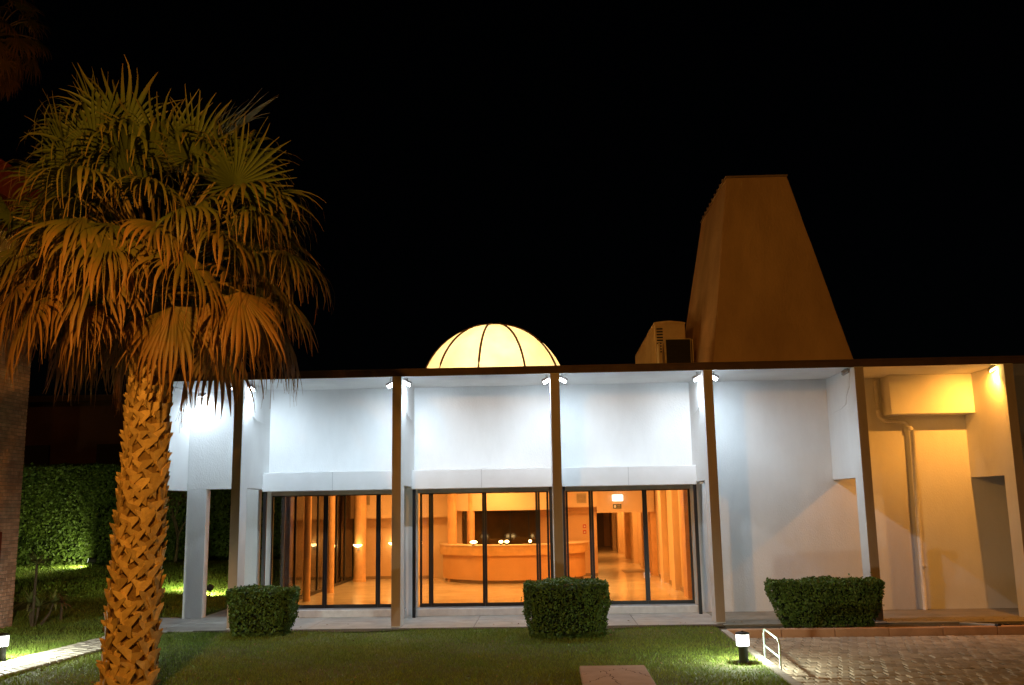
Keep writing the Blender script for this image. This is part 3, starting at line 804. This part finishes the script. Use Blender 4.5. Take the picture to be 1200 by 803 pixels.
# hose and pipe stub behind the kerb
hz = thing('garden_hose', 'black hose lying on the soil behind the kerb', 'hose', (7.2, -.6, -.03))
MB().tube([(6.2, -.75, -.02), (6.7, -.92, -.018), (7.3, -.88, -.02), (7.9, -.7, -.018), (8.5, -.55, -.02), (9.2, -.72, -.018), (10.2, -.85, -.02)], .018, 8).obj('hose_tube', M_hose, hz, smooth=True)
ps = thing('pipe_stub', 'short grey pipe end poking out over the kerb', 'pipe', (8.2, -1.2, -.03))
MB().tube([(7.75, -.72, .02), (8.12, -1.05, .03), (8.23, -1.22, .035)], .03, 12).obj('tube', M_lampgrey, ps, smooth=True)
MB().tube([(8.22, -1.20, .0348), (8.25, -1.262, .0355)], .045, 14).obj('mouth', M_hose, ps)

# ------------------------------------------------------------------ leafy things
def leaf_quads(P, Nn, size, jit=0.9, aspect=1.8):
    """one small leaf quad per point: P (n,3) positions, Nn outward normals"""
    n = len(P)
    d = Nn + nrng.normal(0, jit, (n, 3)); d /= np.linalg.norm(d, axis=1, keepdims=True) + 1e-9
    r = nrng.normal(0, 1, (n, 3)); a = np.cross(d, r); a /= np.linalg.norm(a, axis=1, keepdims=True) + 1e-9
    b = np.cross(d, a)
    s_ = size * nrng.uniform(.6, 1.3, (n, 1))
    V = np.stack([P - a * s_ * .5, P + b * s_ * aspect * .5 + d * s_ * .15, P + a * s_ * .5, P - b * s_ * aspect * .5], 1).reshape(-1, 3)
    F = np.arange(n * 4).reshape(-1, 4)
    return V, F
def lump(P, k, amp):
    return amp * (np.sin(P[:, 0] * k + 1.3) * np.sin(P[:, 1] * k * 1.1 + .4) + np.sin(P[:, 2] * k * 1.3 + P[:, 0] * k * .7) * .7 + .5 * np.sin(P[:, 0] * k * 2.7 + P[:, 2] * k * 2.1))

def clipped_shrub(name, label, x0, x1, y0, y1, h, taper, n, size, zg=0.0, group=None, round_=0.0, mt=None, cat='shrub', flare=0.0):
    cx, cy = (x0 + x1) / 2, (y0 + y1) / 2; hx, hy = (x1 - x0) / 2, (y1 - y0) / 2
    t = thing(name, label, cat, (cx, cy, zg), group)
    # sample shell points of a box whose sides draw in towards the ground
    A = np.array([hx * 2 * h, hx * 2 * h, hy * 2 * h, hy * 2 * h, hx * hy * 4 * 1.4]); A = A / A.sum()
    face = nrng.choice(5, n, p=A); u = nrng.uniform(-1, 1, n); v = nrng.uniform(0, 1, n) ** .8
    P = np.zeros((n, 3)); Nn = np.zeros((n, 3))
    for k in range(5):
        q = face == k
        if k == 0: P[q] = np.stack([u[q], -np.ones(q.sum()), v[q]], 1); Nn[q] = (0, -1, .1)
        if k == 1: P[q] = np.stack([u[q], np.ones(q.sum()), v[q]], 1); Nn[q] = (0, 1, .1)
        if k == 2: P[q] = np.stack([-np.ones(q.sum()), u[q], v[q]], 1); Nn[q] = (-1, 0, .1)
        if k == 3: P[q] = np.stack([np.ones(q.sum()), u[q], v[q]], 1); Nn[q] = (1, 0, .1)
        if k == 4: P[q] = np.stack([u[q], nrng.uniform(-1, 1, q.sum()), np.ones(q.sum())], 1); Nn[q] = (0, 0, 1)
    def shape(P, shrink=0.0):
        Q = P.copy(); z = Q[:, 2]
        tp = 1 - taper * (1 - z) ** 1.6 - flare * z * 0
        # rounded corners in plan
        rr = 4.5
        l = (np.abs(Q[:, 0]) ** rr + np.abs(Q[:, 1]) ** rr) ** (1 / rr); l = np.maximum(l, 1e-6)
        sc = np.where(l > 1, 1 / l, 1)
        top = 1 - round_ * np.clip(np.maximum(np.abs(Q[:, 0]), np.abs(Q[:, 1])) - .75, 0, 1) ** 1.0
        X = cx + Q[:, 0] * sc * (hx - shrink) * tp; Y = cy + Q[:, 1] * sc * (hy - shrink) * tp; Z = zg + z * (h - shrink) * top
        return np.stack([X, Y, Z], 1)
    S = shape(P)
    off = lump(S, 5.5, .022) + np.abs(nrng.normal(0, .018, n)) - nrng.exponential(.022, n)
    off = off + np.where(nrng.uniform(0, 1, n) < .03, nrng.exponential(.014, n), 0)
    S = S + Nn * off[:, None]; S[:, 2] = np.maximum(S[:, 2], zg + .005)
    V, F = leaf_quads(S, Nn, size)
    quadmesh('foliage', V, F, mt or M_bush, t)
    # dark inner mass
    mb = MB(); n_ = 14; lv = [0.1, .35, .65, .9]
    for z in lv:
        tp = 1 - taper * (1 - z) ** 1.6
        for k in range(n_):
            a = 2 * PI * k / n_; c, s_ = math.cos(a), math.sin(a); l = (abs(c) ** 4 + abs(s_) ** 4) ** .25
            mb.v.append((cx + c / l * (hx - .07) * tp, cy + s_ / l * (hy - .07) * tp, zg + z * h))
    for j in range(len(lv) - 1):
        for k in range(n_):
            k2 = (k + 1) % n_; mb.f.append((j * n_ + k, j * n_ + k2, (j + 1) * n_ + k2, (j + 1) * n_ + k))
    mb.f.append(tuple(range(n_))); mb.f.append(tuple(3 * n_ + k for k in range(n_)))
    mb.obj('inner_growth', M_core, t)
    st = MB()
    for k in range(7):
        a = rng.random() * 6.28; r = rng.random() * min(hx, hy) * .4
        st.tube([(cx + r * .3 * math.cos(a), cy + r * .3 * math.sin(a), zg - .02), (cx + r * math.cos(a), cy + r * math.sin(a), zg + h * .3)], [.022, .014], 6)
    st.obj('stems', M_bark, t)
    return t
clipped_shrub('clipped_shrub', 'clipped box shrub in front of the first glass doors beside a fin', -6.44, -5.14, -1.3, -.4, .88, .22, 11000, .032, -.02, 'clipped shrubs before the portico', .06)
clipped_shrub('clipped_shrub', 'clipped box shrub before the fin between middle and third glass doors', -.60, .95, -1.95, -.75, .97, .10, 13000, .032, -.02, 'clipped shrubs before the portico', .05)
clipped_shrub('clipped_shrub', 'long clipped box shrub on the soil bed before the blank white wall', 4.14, 6.36, -.98, -.3, .90, .26, 15000, .032, -.04, 'clipped shrubs before the portico', .05)

def hz_(x, y): return float(hgt(x, y))
clipped_shrub('tall_hedge', 'tall dense clipped green hedge behind the strap-leaved plants', -22.8, -16.9, 16, 18.5, 3.85, .04, 42000, .085, .40, None, .08, M_hedge, 'hedge')
clipped_shrub('tall_hedge', 'dark hedge seen through the open arch', -14.2, -9.0, 19, 21, 4.1, .05, 26000, .085, .43, None, .1, M_hedge, 'hedge')
clipped_shrub('loose_shrub', 'low loose shrub between the two tall hedges', -16.6, -14.3, 17.2, 18.6, 2.2, .3, 9000, .085, .43, None, .6, M_hedge, 'shrub')

# bare-branched little tree between the hedges
bt = thing('small_tree', 'thin dark branching tree between the hedges', 'tree', (-14.4, 16.6, .42))
def branch(mb, p, d, L, r, dep, tips):
    q = p + d * L; mid = p + d * (L * .5) + Vector((rng.uniform(-1, 1), rng.uniform(-1, 1), rng.uniform(-.4, .6))) * L * .08
    mb.tube([p, mid, q], [r, r * .85, r * .65], 6, False)
    if dep == 0: tips.append((q, d)); return
    for k in range(3):
        nd = (d + Vector((rng.uniform(-1, 1), rng.uniform(-1, 1), rng.uniform(-.3, .7))) * .75).normalized()
        branch(mb, p + d * L * rng.uniform(.6, 1), nd, L * rng.uniform(.6, .8), r * .6, dep - 1, tips)
tips = []; mb = MB(); branch(mb, Vector((-14.4, 16.6, .40)), Vector((.05, 0, 1)), 1.3, .06, 3, tips)
mb.obj('trunk', M_bark, bt)
P = []
for q, d_ in tips:
    for k in range(26): P.append(q + Vector((rng.gauss(0, .2), rng.gauss(0, .2), rng.gauss(0, .18))))
P = np.array([tuple(p) for p in P]); V, F = leaf_quads(P, nrng.normal(0, 1, P.shape), .06)
quadmesh('crown', V, F, M_hedge, bt)

# strap-leaved plants by the brick wall
def strap_plant(name, label, x, y, stems, group=None, dry=False):
    zg = hz_(x, y); t = thing(name, label, 'plant', (x, y, zg), group)
    for (dx, dy, hh, nl, ll) in stems:
        top = Vector((x + dx, y + dy, zg + hh))
        MB().tube([(x + dx * .3, y + dy * .3, zg - .02), (x + dx * .8, y + dy * .8, zg + hh * .5), top], [.035, .03, .026], 8).obj('stem', M_bark, t)
        V = []; F = []
        for k in range(nl):
            az = rng.random() * 2 * PI; el = math.radians(rng.uniform(-15, 80)); L = ll * rng.uniform(.75, 1.1); wd = .028
            p = top.copy(); prev = None; side = Vector((-math.sin(az), math.cos(az), 0))
            for j in range(6):
                ww = wd * (1 - (j / 5) ** 2) + .003
                n = len(V); V += [tuple(p - side * ww), tuple(p + side * ww)]
                if prev is not None: F.append((prev, prev + 1, n + 1, n))
                prev = n; e = el - (j / 5) ** 1.5 * math.radians(65)
                p = p + Vector((math.cos(az) * math.cos(e), math.sin(az) * math.cos(e), math.sin(e))) * L / 5
        quadmesh('leaf_rosette', V, F, M_dryleaf if dry else M_dracaena, t)
    return t
strap_plant('strap_leaved_plant', 'tall slim strap-leaved plant with a rosette on a bare stem by the brick wall', -11.36, .9, [(.0, .05, 1.32, 34, .42)])
strap_plant('strap_leaved_plant', 'low bushy strap-leaved plant at the foot of the taller one', -11.45, 1.15, [(-.12, 0, .50, 26, .40), (.14, -.1, .42, 26, .38), (.34, .15, .48, 22, .36)])
strap_plant('dry_plant', 'small dried brown tuft plant on the back lawn', -11.28, 2.0, [(0, 0, .40, 30, .30)], dry=True)

# ------------------------------------------------------------------ ground spotlights
def ground_spot(p, aim, label, power, col=(0.95, 1.0, .5), spot=100, glow=True):
    p = Vector(p); a = Vector(aim).normalized()
    t = thing('ground_spotlight', label, 'spotlight', (p.x, p.y, p.z), 'garden spotlights')
    MB().tube([(p.x, p.y, p.z - .02), (p.x, p.y, p.z + .20)], .02, 8).obj('stake', M_lampbody, t)
    c = p + Vector((0, 0, .26)); 
    MB().tube([c - a * .13, c - a * .10, c + a * .13], [.06, .09, .105], 14).obj('housing', M_lampbody, t)
    MB().tube([c + a * .1305, c + a * .135], [.095, .095], 14).obj('lens', E_ground, t)
    light('lamp_light', 'SPOT', c + a * .16, power, col, t, a, .05, .6, math.radians(spot))
ground_spot((-16.95, 15.2, hz_(-16.95, 15.2)), (-.8, -.15, .05), 'small garden spotlight at the foot of the tall hedge, lit', 330, spot=170)
ground_spot((-19.3, 10.6, hz_(-19.3, 10.6)), (0.1, 1, .30), 'garden spotlight on the back lawn aimed at the tall hedge, beside the brick wall', 170, spot=160)
ground_spot((-10.35, 8.3, hz_(-10.35, 8.3)), (-1, .3, -.3), 'garden spotlight hidden behind the arch pier, shining along the lawn', 330, spot=140)
ground_spot((-9.63, 7.0, hz_(-9.63, 7.0)), (-.35, 1, -.12), 'dark garden spotlight seen through the open arch', 330, spot=140)

# ------------------------------------------------------------------ brick building at the left
BX, BYc = -11.94, 1.17
bk = thing('brick_building', 'tall brick building whose flank stands beside the path and palm', 'building', (-14.5, -.5, -.05))
box('core_wall', M_mortar, bk, -17, BX - .012, -2.0, BYc - .012, -.2, 8.05)
BL, BH, J = .225, .068, .011
bricks = []
nrow = int((8.04 + .1) / (BH + J))
me_b = []
for k in range(4):
    mb = MB(); j = lambda: rng.uniform(-.003, .003)
    mb.box(-.02 + j(), .012 + j(), -BL / 2 + j(), BL / 2 + j(), -BH / 2 + j(), BH / 2 + j(), .006)
    me = mb.mesh('brick'); me.materials.append(M_brick); me_b.append(me)
rest = MB(); cnt = 0
for r_ in range(nrow):
    z = -.06 + (BH + J) * (r_ + .5); k = 0
    while True:
        yc = BYc - .002 - BL / 2 - k * (BL + J) + (-(BL + J) / 2 if r_ % 2 else 0)
        if yc < -1.9: break
        if r_ % 2 and k == 0:
            rest.box(BX - .03, BX, BYc - .002 - BL / 2 + .004, BYc - .002, z - BH / 2, z + BH / 2)
        if k < 4 and cnt < 300:
            o = link('brick', me_b[rng.randrange(4)], bk); o.location = Vector((BX - .012, yc, z)); o.matrix_parent_inverse = Matrix.Translation(-bk.location)
            o.rotation_euler = (0, 0, rng.uniform(-.01, .01)); cnt += 1
        else:
            rest.box(BX - .03, BX + rng.uniform(-.003, .002), yc - BL / 2, yc + BL / 2, z - BH / 2, z + BH / 2)
        k += 1
rest.obj('brickwork', M_brick, bk)['kind'] = 'stuff'
box('cream_band', M_cream, bk, -17.02, BX + .03, -2.02, BYc - .2, 8.051, 8.52)
box('recess_wall', M_farwall, bk, -16.9, BX - .3, -1.9, BYc - .3, 8.521, 9.3)
box('red_parapet', M_red, bk, -17.05, BX + .04, -2.05, BYc + .03, 9.301, 10.05)
dd = box('red_door', M_red, bk, BX - .01, BX + .03, -1.2, .47, -.05, 2.03)
box('door_panel', M_red, dd, BX + .0305, BX + .04, -.9, .3, 1.1, 1.85)

# far dark building behind the hedge
fb = thing('far_building', 'dark brown far building behind the tall hedge', 'building', (-24, 36, .4))
box('wall', M_farwall, fb, -36, -13.5, 32, 42, .2, 8.6)
box('roof_edge', M_conc, fb, -36.3, -13.2, 31.7, 42.3, 8.601, 8.95)
for k in range(5):
    wv = box('window', M_hvacd, fb, -33.5 + k * 4.2, -32.0 + k * 4.2, 31.95, 31.999, 4.6, 6.2)
    box('sill', M_conc, wv, -33.6 + k * 4.2, -31.9 + k * 4.2, 31.85, 31.949, 4.5, 4.6)

# ------------------------------------------------------------------ palms
def fan_blade(hub, f, s_, n_, size, droop, dry, V, F, A, nseg=30, arc=105):
    """plicate fan of segments joined to mid-length, tips free and hanging"""
    down = Vector((0, 0, -1)); NS = 8
    dphi = math.radians(2 * arc) / nseg
    for k in range(nseg):
        ph = -math.radians(arc) + dphi * (k + .5)
        L = size * (.62 + .38 * math.cos(ph * .75)) * rng.uniform(.9, 1.08)
        d0 = f * math.cos(ph) + s_ * math.sin(ph)
        perp = -f * math.sin(ph) + s_ * math.cos(ph)
        dr = droop * rng.uniform(.6, 1.5); p = hub.copy(); base = len(V)
        d0 = (d0 - n_ * (.35 * math.sin(ph) ** 2)).normalized(); thread = rng.random() < (.08 if dry < 0 else .28)
        if thread: dr *= 1.7; L *= 1.12
        twist = rng.uniform(-.5, .5); dd = dry + rng.uniform(-.12, .12)
        split = rng.uniform(.36, .55); jv = Vector((rng.gauss(0, .22), rng.gauss(0, .22), rng.gauss(0, .08)))
        for j in range(NS + 1):
            t = j / NS
            full = 2 * math.tan(dphi / 2) * L * t * 1.02
            if t < split: wd = full
            else: wd = 2 * math.tan(dphi / 2) * L * split * max(0, 1 - (t - split) / (1 - split)) ** .8
            if thread and t > split * .7: wd = min(wd, .010)
            wd = max(wd, .007 if j else .004)
            fold = n_ * (wd * .32)
            tw = max(0, t - split) * twist
            pv = (perp * math.cos(tw) + n_ * math.sin(tw))
            V.append(tuple(p - pv * wd / 2 - fold * .5)); V.append(tuple(p + fold * .5)); V.append(tuple(p + pv * wd / 2 - fold * .5))
            a = min(1, max(0, dd + 1.1 * max(0, t - .42)))
            A.extend((a, a, a))
            b = dr * max(0, (t - .25) / .75) ** 1.2
            b = min(b, .97)
            dirv = (d0 * (1 - b) + down * b)
            dirv = dirv + jv * max(0, t - split) * 1.6
            if dirv.length < 1e-3: dirv = down
            p = p + dirv.normalized() * (L / NS)
        for j in range(NS):
            q = base + j * 3
            F.append((q, q + 1, q + 4, q + 3)); F.append((q + 1, q + 2, q + 5, q + 4))

def frond(parent, base, az, el, plen, size, droop, dry, bend=35, roll=0.0, nseg=30, arc=105, tilt=0.0):
    p = Vector(base); pts = [p.copy()]; e = math.radians(el); n = 6; d = None
    for i in range(n):
        d = Vector((math.cos(az) * math.cos(e), math.sin(az) * math.cos(e), math.sin(e)))
        p = p + d * (plen / n); pts.append(p.copy()); e -= math.radians(bend) / n
    MBp = MB().tube(pts, [.028, .024, .02, .018, .016, .014, .012], 6)
    e -= math.radians(tilt)
    d = Vector((math.cos(az) * math.cos(e), math.sin(az) * math.cos(e), math.sin(e)))
    s_ = Vector((-math.sin(az), math.cos(az), 0)); nn = s_.cross(d)
    if nn.z < 0 and abs(el) < 60: nn = -nn
    c, sn = math.cos(roll), math.sin(roll)
    s2 = s_ * c + nn * sn; n2 = nn * c - s_ * sn
    V, F, A = [], [], []
    fan_blade(p, d, s2, n2, size, droop, dry, V, F, A, nseg, arc)
    o = quadmesh('frond', V, F, M_frond, parent)
    at = o.data.attributes.new('dry', 'FLOAT', 'POINT'); at.data.foreach_set('value', np.array(A, dtype=np.float32))
    pe = MBp.obj('petiole', M_petiole, o)
    return o

def palm(label, loc, trunk_h, r0, r1, fronds, boots=True, group=None, lean=(0, 0)):
    t = thing('fan_palm', label, 'palm tree', loc, group)
    L = Vector(loc)
    def cen(z): return Vector((loc[0] + lean[0] * (z / trunk_h), loc[1] + lean[1] * (z / trunk_h), loc[2] + z))
    n = 14
    mb = MB().tube([cen(-.1)] + [cen(trunk_h * i / n) for i in range(n + 1)], [r0 * .86] + [(r0 + (r1 - r0) * i / n) * .82 for i in range(n + 1)], 20)
    mb.obj('trunk', M_fibre, t, smooth=True)
    if boots:
        # split leaf bases: each pair of halves crosses its neighbours
        meshes = {}
        for sgn in (-1, 1):
            for k in range(5):
                mb = MB(); NS = 7; span = math.radians(rng.uniform(24, 40)) ; rise = rng.uniform(.08, .16); w0 = rng.uniform(.13, .185); tipout = rng.uniform(.0, .13)
                for j in range(NS + 1):
                    u = j / NS; a = sgn * (span * u - .16); z = rise * u ** 1.1
                    wd = w0 * (1 - .78 * u ** 1.8)
                    ro = .88 + .10 * u + tipout * u ** 4 + rng.uniform(-.008, .008)
                    for dz, dr_ in ((-wd * .55, .0), (wd * .45, .045 - .02 * u), (wd * .45 - .012, -.10), (-wd * .55, -.10)):
                        mb.v.append(((ro + dr_) * math.cos(a), (ro + dr_) * math.sin(a), z + dz))
                for j in range(NS):
                    for q in range(4):
                        q2 = (q + 1) % 4; mb.f.append((j * 4 + q, j * 4 + q2, (j + 1) * 4 + q2, (j + 1) * 4 + q))
                mb.f += [(3, 2, 1, 0), tuple(NS * 4 + q for q in range(4))]
                me = mb.mesh('boot'); me.materials.append(M_boot); meshes[(sgn, k)] = me
        rows = 37; per = 8; rest = MB(); toward = math.atan2(CAM_C.y - loc[1], CAM_C.x - loc[0]); count = 0
        for r_ in range(rows):
            z = .0 + (trunk_h + .05) * r_ / rows
            rr = r0 + (r1 - r0) * z / trunk_h
            for k in range(per):
                a = 2 * PI * (k + (.5 if r_ % 2 else 0)) / per + rng.uniform(-.13, .13) + r_ * .05
                for sgn in (-1, 1):
                    pos = cen(z + rng.uniform(-.035, .035) + (.04 if sgn > 0 else 0)); rot = (0, rng.uniform(-.12, .06), a)
                    scl = (rr * rng.uniform(.97, 1.06), rr * rng.uniform(.97, 1.06), rng.uniform(.85, 1.25)); me = meshes[(sgn, rng.randrange(5))]
                    da = (a + sgn * .25 - toward + PI) % (2 * PI) - PI
                    if abs(da) < 1.62 and count < 300:
                        o = link('boot', me, t); count += 1
                        o.location = pos; o.rotation_euler = rot; o.scale = scl; o.matrix_parent_inverse = Matrix.Translation(-L)
                    else:
                        M4 = Matrix.Translation(pos) @ Matrix.Rotation(rot[2], 4, 'Z') @ Matrix.Rotation(rot[1], 4, 'Y') @ Matrix.Diagonal((*scl, 1))
                        n_ = len(rest.v); rest.v += [tuple(M4 @ v.co) for v in me.vertices]; rest.f += [tuple(n_ + q for q in p.vertices) for p in me.polygons]
        rest.obj('boots_behind', M_boot, t)['kind'] = 'stuff'
    for fr in fronds(cen(trunk_h)):
        frond(t, **fr)
    return t

def rad(a): return math.radians(a)
def crown_main(c):
    out = []; ga = 0.0; N = 104
    for i in range(N):
        f = i / (N - 1); ga += 2.39996
        el = 84 - 80 * f ** .9 + rng.uniform(-9, 9)
        az = ga + rng.uniform(-.25, .25)
        base = c + Vector((math.cos(az) * .2, math.sin(az) * .2, .55 + .65 * (1 - f) + rng.uniform(-.05, .05)))
        dry = -.1 + .80 * max(0, f - .22) / .78 + rng.uniform(-.1, .12)
        out.append(dict(base=base, az=az, el=el, plen=rng.uniform(1.1, 1.8), size=rng.uniform(.95, 1.35), droop=(.4 if i < 9 else .75 + .75 * f) + rng.uniform(-.15, .3), dry=dry, bend=22 + 22 * f, roll=rng.uniform(-.6, .6), tilt=10 + 22 * f, nseg=26, arc=rng.uniform(85, 110)))
    for i in range(9):                                   # small dead fronds folded below the crown
        az = 2 * PI * i / 9 + rng.uniform(-.15, .15)
        out.append(dict(base=c + Vector((math.cos(az) * .25, math.sin(az) * .25, rng.uniform(.15, .5))), az=az, el=rng.uniform(-20, 10), plen=rng.uniform(.45, .8), size=rng.uniform(.45, .65), droop=1.3, dry=rng.uniform(.6, .95), bend=45, roll=rng.uniform(-.4, .4), tilt=15, nseg=18, arc=75))
    for az, ln, sz in ((rad(25), .6, .8), (rad(185), .6, .6)):   # dead ones hanging beside the stem
        out.append(dict(base=c + Vector((math.cos(az) * .3, math.sin(az) * .3, -.05)), az=az, el=-58, plen=ln * .8, size=sz, droop=1.3, dry=.85, bend=30, roll=.2, tilt=5, nseg=16, arc=40))
    # broad young fans that face the street
    for az, el, pl, sz in ((rad(-48), 58, 1.75, .95), (rad(-128), 50, 1.75, 1.0), (rad(-135), 70, 1.95, 1.05), (rad(-35), 34, 1.9, .95), (rad(-150), 22, 1.9, .95)):
        out.append(dict(base=c + Vector((math.cos(az) * .1, math.sin(az) * .1, 1.0)), az=az, el=el, plen=pl, size=sz, droop=.16, dry=-.15, bend=14, roll=rng.uniform(-.2, .2), tilt=-(88 - el) * .75, nseg=30, arc=122))
    # unopened spears
    return out
palm('fan palm with a trunk of criss-cross orange leaf bases in front of the portico', (-5.92, -6.6, -.02), 4.95, .375, .295, crown_main, lean=(.10, .05))

def crown_far(c):
    out = []
    for i in range(46):
        f = i / 45; az = i * 2.39996
        out.append(dict(base=c + Vector((math.cos(az) * .2, math.sin(az) * .2, .6 * (1 - f))), az=az, el=70 - 125 * f, plen=rng.uniform(.8, 1.2), size=rng.uniform(.8, 1.0), droop=.8 + .6 * f, dry=.2 + .7 * f, bend=40, roll=rng.uniform(-.5, .5), tilt=20, nseg=20))
    return out
pb = ony(-6, 52, 9.0); PB = (pb.x, 9.0, hz_(pb.x, 9.0) - .02); PH = pb.z - PB[2]
palm('taller second fan palm with a dry brown crown, standing behind and above the first', PB, PH, .34, .25, crown_far, boots=False)

# ------------------------------------------------------------------ grass
def grass(xa, xb, ya, yb, n, h, wd, ok):
    X = nrng.uniform(xa, xb, n); Y = nrng.uniform(ya, yb, n)
    k = ok(X, Y); X, Y = X[k], Y[k]; n = len(X)
    Z = hgt(X, Y); A = nrng.uniform(0, 2 * PI, n); H = h * nrng.uniform(.5, 1.25, n); Wd = wd * nrng.uniform(.7, 1.3, n)
    lx, ly = nrng.normal(0, .5, n) * H, nrng.normal(0, .5, n) * H
    V = np.empty((n, 3, 3))
    V[:, 0] = np.stack([X - np.cos(A) * Wd, Y - np.sin(A) * Wd, Z - .004], 1)
    V[:, 1] = np.stack([X + np.cos(A) * Wd, Y + np.sin(A) * Wd, Z - .004], 1)
    V[:, 2] = np.stack([X + lx, Y + ly, Z + H], 1)
    return V.reshape(-1, 3)
def in_path(X, Y):
    t = np.clip((Y + 5.75) / 5.6, -.3, 1.05); xl = -9.30 + .52 * t
    t2 = np.clip((Y + 6.6) / 6.3, -.3, 1.05); xr = -8.50 + .62 * t2
    return (X > xl) & (X < xr) & (Y < .1)
def ok_front(X, Y):
    edge = 3.10 - .013 * (-1.25 - Y)
    worn = Y > (-.42 - .18 * np.sin(X * 1.9) * np.sin(X * .7 + 1))
    dens = np.sin(X * 1.1 + .3 * Y) * np.sin(Y * 1.7 + .5) + .6 * np.sin(X * 3.1) * np.sin(Y * 2.7)
    keep = nrng.uniform(0, 1, len(X)) < (.72 + .28 * dens)
    slab = (X > .25) & (X < 1.23) & (Y < -5.31)
    return (X < edge - .005) & (~worn | (nrng.uniform(0, 1, len(X)) < .08)) & ~in_path(X, Y) & ~slab & keep
Va = grass(-9.8, 3.1, -8.3, -.24, 175000, .042, .0055, ok_front)
def ok_back(X, Y):
    pav_ = (X > -9.3) & (Y > -.26) & (Y < 2.32)
    walk = (X > -8.2) & (Y > -.26)
    return ~pav_ & ~walk & ~in_path(X, Y) & ~((X < BX) & (Y < BYc))
Vb = grass(-13.5, -8.3, -6, 10, 60000, .05, .008, ok_back)
Vc = grass(-24, -8.3, 6, 18, 50000, .07, .016, ok_back)
V = np.concatenate([Va, Vb, Vc]); F = np.arange(len(V)).reshape(-1, 3)
o = quadmesh('lawn_grass', V, F, M_grass)
tag(o, 'short green lawn grass before and beside the pavilion', 'grass', kind='stuff')

# scattered dry leaf litter on lawn, soil and paving
n = 420
X = np.concatenate([nrng.uniform(-9, 3, 200), nrng.normal(-5.5, 1.6, 120), nrng.uniform(3.4, 10, 100)])
Y = np.concatenate([nrng.uniform(-7.5, .6, 200), nrng.normal(-6.0, 1.0, 120), nrng.uniform(-1.05, .3, 100)])
Zl = np.where(Y > -.24, .012, np.where(X > 3.08, -.02, .012)); 
P = np.stack([X, Y, Zl], 1); ok = ~((X > .2) & (X < 1.3) & (Y < -5.2)); P = P[ok]
V, F = leaf_quads(P, np.tile([0, 0, 1.0], (len(P), 1)), .035, .25, 1.7)
tag(quadmesh('leaf_litter', V, F, M_dryleaf), 'scattered small dry leaves on lawn, soil and paving', 'leaves', kind='stuff')
